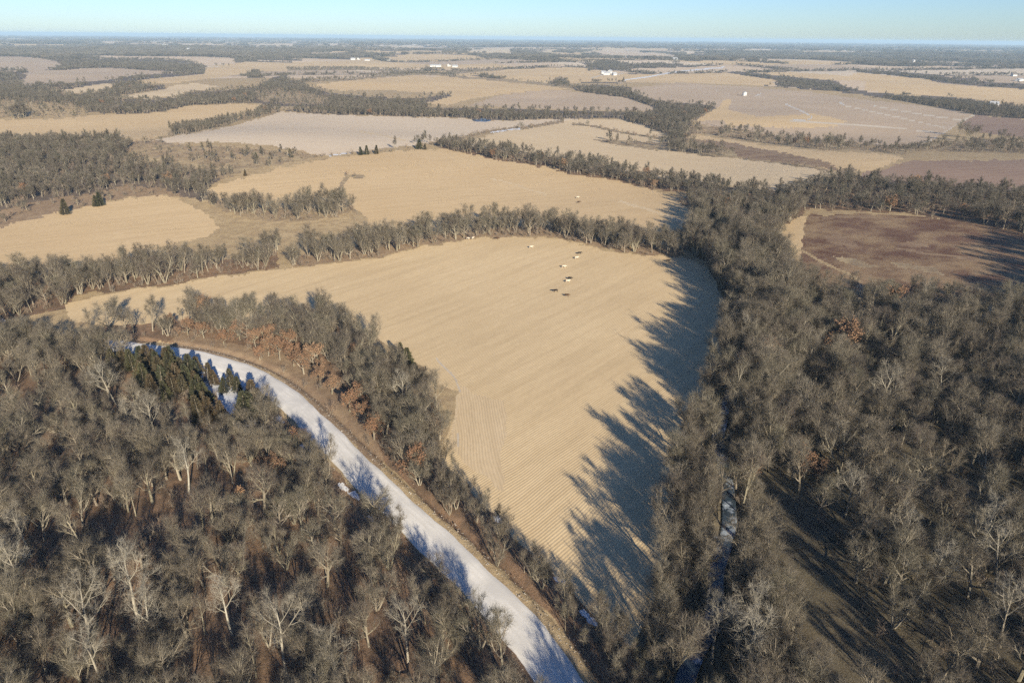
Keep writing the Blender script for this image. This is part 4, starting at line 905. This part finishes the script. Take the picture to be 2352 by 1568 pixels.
tag(add('rubble', mesh_from('rubble', V, Fc, [k.m])), 'loose pale stones scattered along the gravel road verges', 'rubble', kind='stuff')

# ------------------------------------------------------------------ cattle
def cow_mesh():
    me = bpy.data.meshes.new('cow'); V = []; E = []; Rd = []
    def v(p, r, par=None):
        V.append(p); Rd.append(r)
        if par is not None: E.append((par, len(V) - 1))
        return len(V) - 1
    pel = v((-.75, 0, 1.18), (.27, .30)); bel = v((-.15, 0, 1.08), (.34, .37), pel); ch = v((.50, 0, 1.08), (.31, .38), bel); nk = v((.88, 0, 1.20), (.17, .24), ch)
    hd = v((1.22, 0, 1.12), (.13, .15), nk); mz = v((1.52, 0, .90), (.085, .095), hd)
    for s in (-1, 1):
        v((1.16, s * .24, 1.22), (.05, .03), hd)
        a = v((-.82, s * .20, .85), (.15, .20), pel); b = v((-.98, s * .20, .50), (.07, .08), a); c = v((-.92, s * .20, .14), (.055, .055), b); v((-.86, s * .20, 0.0), (.07, .06), c)
        a = v((.52, s * .19, .74), (.12, .14), ch); b = v((.52, s * .19, .42), (.065, .065), a); c = v((.51, s * .19, .12), (.05, .05), b); v((.55, s * .19, 0.0), (.07, .06), c)
    t1 = v((-1.05, 0, 1.28), (.05, .05), pel); t2 = v((-1.12, 0, .85), (.03, .03), t1); v((-1.10, 0, .5), (.055, .055), t2)
    me.from_pydata(V, E, []); o = bpy.data.objects.new('cow_tmp', me); COL.objects.link(o)
    md = o.modifiers.new('skin', 'SKIN'); md.use_smooth_shade = True
    for i, r in enumerate(Rd): me.skin_vertices[0].data[i].radius = r
    me.skin_vertices[0].data[0].use_root = True
    o.modifiers.new('sub', 'SUBSURF').levels = 1
    dg = bpy.context.evaluated_depsgraph_get(); dg.update(); m2 = bpy.data.meshes.new_from_object(o.evaluated_get(dg)); bpy.data.objects.remove(o); return m2
def flat(name, c, rough=.8):
    k = NT(name); n = k.noise(k.pos, 2.5, 3, .6); k.col(k.mix(k.ramp(n, [(.35, .35), (.65, 0)]), c, tuple(x * .6 for x in c))); k.b.inputs['Roughness'].default_value = rough; return k.m
cowm = cow_mesh(); cow_black = cowm; cow_black.materials.clear(); cow_black.materials.append(flat('hide_black', (.018, .013, .011)))
cow_pale = cowm.copy(); cow_pale.materials.clear(); cow_pale.materials.append(flat('hide_cream', (.50, .43, .33)))
cow_brown = cowm.copy(); cow_brown.materials.clear(); cow_brown.materials.append(flat('hide_brown', (.06, .032, .018)))
COWS = [(1449.3, 633.7, 'b', 90, 'black cow standing side on near the treeline, above the pale cow'), (1441.8, 645.5, 'p', 70, 'cream cow just below the highest black cow in the field'),
        (1410, 667.5, 'p', 100, 'cream cow walking alone in mid field between two pairs'), (1425, 697, 'b', 120, 'black cow right beside a cream cow in the middle of the herd'),
        (1420, 704, 'p', 80, 'cream cow touching the black cow in the middle of the herd'), (1388.5, 728, 'b', 250, 'black cow farthest left in the lower herd'),
        (1417.7, 739.5, 'd', 110, 'dark brown cow lowest of the herd on the stubble'), (1170.5, 597, 'p', 120, 'cream cow at the treeline, left of its pair'),
        (1182.5, 596, 'p', 35, 'cream cow at the treeline, right of its pair'), (1242.7, 596.5, 'd', 110, 'dark brown cow alone at the edge of the treeline'),
        (1328, 618.5, 'p', 85, 'cream cow alone below the treeline at field top'), (1444.4, 493.5, 'p', 80, 'cream cow on the far hill field beyond the treeline'),
        (1447.5, 505.5, 'd', 95, 'dark cow on the far hill field beyond the treeline'), (1670, 653, 'b', 90, 'black cow at the right corner of the stubble field')]
for sx_, sy_, cc, az, lb in COWS:
    p = unproj([(sx_, sy_ + 2)])[0]; o = add('cow', {'b': cow_black, 'p': cow_pale, 'd': cow_brown}[cc], loc=(p[0], p[1], float(H(p[0], p[1])) + .02))
    o.rotation_euler = (0, 0, math.radians(90 - az)); o.scale = (.94,) * 3; tag(o, lb, 'cow', 'cattle grazing on the stubble fields')

# ------------------------------------------------------------------ farm buildings
MW = flat('painted_white', (.50, .50, .48), .6); MC = flat('painted_cream', (.72, .66, .52), .6); MR = flat('roof_metal', (.30, .31, .32), .6); MRD = flat('roof_dark', (.14, .12, .11), .7); MD = flat('door_dark', (.10, .10, .11), .6); MG = flat('window_dark', (.04, .05, .07), .2)
def box(x0, x1, y0, y1, z0, z1):
    return [(x0, y0, z0), (x1, y0, z0), (x1, y1, z0), (x0, y1, z0), (x0, y0, z1), (x1, y0, z1), (x1, y1, z1), (x0, y1, z1)], [(0, 3, 2, 1), (4, 5, 6, 7), (0, 1, 5, 4), (1, 2, 6, 5), (2, 3, 7, 6), (3, 0, 4, 7)]
def root(name, sx_, sy_, az, label, cat, group=None):
    p = unproj([(sx_, sy_)])[0]; e = bpy.data.objects.new(name, None); COL.objects.link(e); e.location = (p[0], p[1], float(H(p[0], p[1])) - .1); e.rotation_euler = (0, 0, math.radians(az)); tag(e, label, cat, group); return e
def gabled(name, sx_, sy_, L_, W_, h, rh, az, label, cat, wm=MW, rm=MR, group='farm buildings in the distance', nwin=3):
    e = root(name, sx_, sy_, az, label, cat, group); l = L_ / 2; w = W_ / 2
    V = [(-l, -w, -1), (l, -w, -1), (l, w, -1), (-l, w, -1), (-l, -w, h), (l, -w, h), (l, w, h), (-l, w, h), (-l, 0, h + rh), (l, 0, h + rh)]
    add('wall', mesh_from('wall', V, [(0, 1, 5, 4), (2, 3, 7, 6), (1, 2, 6, 9, 5), (3, 0, 4, 8, 7)], [wm]), e)
    o = .5; t = .25; k_ = rh / w
    V = [(-l - o, -w - o, h - o * k_), (l + o, -w - o, h - o * k_), (l + o, 0, h + rh), (-l - o, 0, h + rh), (l + o, w + o, h - o * k_), (-l - o, w + o, h - o * k_)]
    V = [(a, b, c + .03) for a, b, c in V] + [(a, b, c + t) for a, b, c in V]
    add('roof', mesh_from('roof', V, [(6, 7, 8, 9), (9, 8, 10, 11), (0, 3, 2, 1), (3, 5, 4, 2), (0, 1, 7, 6), (4, 5, 11, 10), (1, 2, 8, 7), (2, 4, 10, 8), (3, 0, 6, 9), (5, 3, 9, 11)], [rm]), e)
    b = box(l, l + .06, -W_ * .2, W_ * .2, 0, h * .8); add('door', mesh_from('door', *b, [MD]), e)
    for i in range(nwin):
        xx = -l + L_ * (i + .5) / nwin; b = box(xx - .6, xx + .6, -w - .05, -w, h * .45, h * .8); add('window', mesh_from('window', *b, [MG]), e)
    return e
def cyl(n, r, z0, z1, top, r1=None):
    V = []; r1 = r if r1 is None else r1
    for z_, q in ((z0, r), (z1, r1)):
        V += [(q * math.cos(2 * math.pi * k / n), q * math.sin(2 * math.pi * k / n), z_) for k in range(n)]
    Fc = [(k, (k + 1) % n, n + (k + 1) % n, n + k) for k in range(n)]
    if top: Fc.append(tuple(range(n, 2 * n)))
    return V, Fc
def bin_(name, sx_, sy_, r, h, label, cat):
    e = root(name, sx_, sy_, 20, label, cat, 'farm buildings in the distance')
    add('wall', mesh_from('wall', *cyl(24, r, -1, h, False), [MW]), e); V, Fc = cyl(24, r + .15, h, h + r * .55, True, .3); add('roof', mesh_from('roof', V, Fc, [MR]), e)
    b = box(-.6, .6, -r - .1, -r + .1, 0, 2); add('door', mesh_from('door', *b, [MD]), e); return e
bin_('grain_bin', 1861, 239, 4.2, 6.5, 'round white grain bin alone in the grey brown field at right', 'grain bin')
gabled('barn', 86, 134, 60, 16, 6, 4, 5, 'long white barn in the woods at far left', 'barn')
gabled('barn', 340, 123.5, 40, 16, 6, 4, 0, 'white barn left of the pair in far left farmstead', 'barn')
gabled('barn', 356, 124.5, 44, 15, 5, 4, 15, 'white barn right of the pair in far left farmstead', 'barn')
gabled('farmhouse', 329, 121.5, 14, 10, 7, 4, 70, 'cream farmhouse beside the far left pair of barns', 'house', MC, MRD)
gabled('barn', 421, 112.5, 120, 22, 6, 4, 2, 'very long white shed on the far left ridge', 'barn')
gabled('farmhouse', 472, 128, 16, 14, 13, 6, 60, 'tall cream farmhouse standing among far left woods', 'house', MC, MR)
gabled('barn', 262, 121, 14, 10, 6, 4, 30, 'small reddish barn by the far left field', 'barn', flat('barn_red', (.42, .18, .14)), MR)
gabled('barn', 243, 100, 110, 30, 9, 5, 0, 'faint white shed high near the left horizon', 'barn')
gabled('barn', 674, 145.5, 62, 14, 4.5, 3.5, 3, 'long low pale shed left of centre by the belt of trees', 'barn')
gabled('barn', 700, 143.5, 12, 9, 6, 4, 80, 'small white shed at the end of the long low shed', 'barn')
gabled('barn', 883, 149.5, 22, 14, 6, 4, 5, 'white barn left of three on the far tan ridge', 'barn')
gabled('farmhouse', 897, 149.5, 14, 10, 7, 4, 75, 'white farmhouse next to the left ridge barn', 'house', MW, MRD)
gabled('barn', 919, 151.5, 26, 12, 4, 3, 3, 'low white shed in the middle of the far tan ridge', 'barn')
gabled('barn', 967, 151.5, 34, 14, 5, 3.5, -3, 'white shed right of three on the far tan ridge', 'barn')
gabled('barn', 1089, 167, 42, 16, 5, 4, 8, 'bright white long barn of the central farmstead', 'barn')
gabled('farmhouse', 1123, 166, 13, 10, 7, 4, 70, 'white farmhouse in the middle of the central farmstead', 'house', MW, MRD)
gabled('barn', 1138, 168, 20, 12, 5, 4, -8, 'white barn at right end of the central farmstead', 'barn')
for a, b, l_, w_, h_, az, lb in ((1508, 184, 14, 9, 5, 10, 'leftmost white shed'), (1517, 187, 20, 12, 6, -10, 'long front white barn'), (1525, 183, 16, 10, 7, 60, 'white house with grey roof'), (1536, 188, 12, 10, 5, 20, 'small front right white shed')):
    gabled('barn' if 'house' not in lb else 'farmhouse', a, b, l_, w_, h_, 4, az, lb + ' of the farmstead right of centre', 'barn' if 'house' not in lb else 'house')
gabled('barn', 1340, 110.5, 60, 30, 9, 6, 10, 'white barn near the horizon right of centre', 'barn')
gabled('farmhouse', 1687, 150.5, 22, 14, 7, 5, 10, 'white farmhouse below the far woods right of centre', 'house')
gabled('farmhouse', 2483, 267, 14, 11, 6, 4, -20, 'white house half hidden in the right hand tree belt', 'house')
gabled('farmhouse', 2534, 190, 15, 11, 5, 4, 10, 'white house in the tan field at far right', 'house', MW, MRD)
gabled('barn', 2548, 202, 30, 12, 4, 3, 35, 'long pale shed at far right edge', 'barn')
gabled('farmhouse', 2283, 155.5, 20, 14, 8, 5, 30, 'white house in the far right woods', 'house')
gabled('barn', 2020, 127, 40, 20, 7, 5, 5, 'small white barn on pale ridge at far right', 'barn')
gabled('barn', 1290, 107, 80, 30, 9, 5, 0, 'pale barn near the horizon at centre', 'barn')
gabled('barn', 15, 110, 50, 24, 8, 5, 20, 'white barn at the far left photo edge', 'barn')

# ------------------------------------------------------------------ air
V, Fc = box(-46000, 46000, -46000, 46000, -40, 118)
hz = bpy.data.materials.new('air_haze'); hz.use_nodes = True; nt = hz.node_tree; nt.nodes.clear()
pv = nt.nodes.new('ShaderNodeVolumePrincipled'); pv.inputs['Color'].default_value = (.57, .80, .98, 1); pv.inputs['Density'].default_value = 6.8e-5; pv.inputs['Anisotropy'].default_value = .0
mo = nt.nodes.new('ShaderNodeOutputMaterial'); nt.links.new(pv.outputs[0], mo.inputs['Volume'])
tag(add('haze', mesh_from('haze', V, Fc, [hz])), kind='stuff')
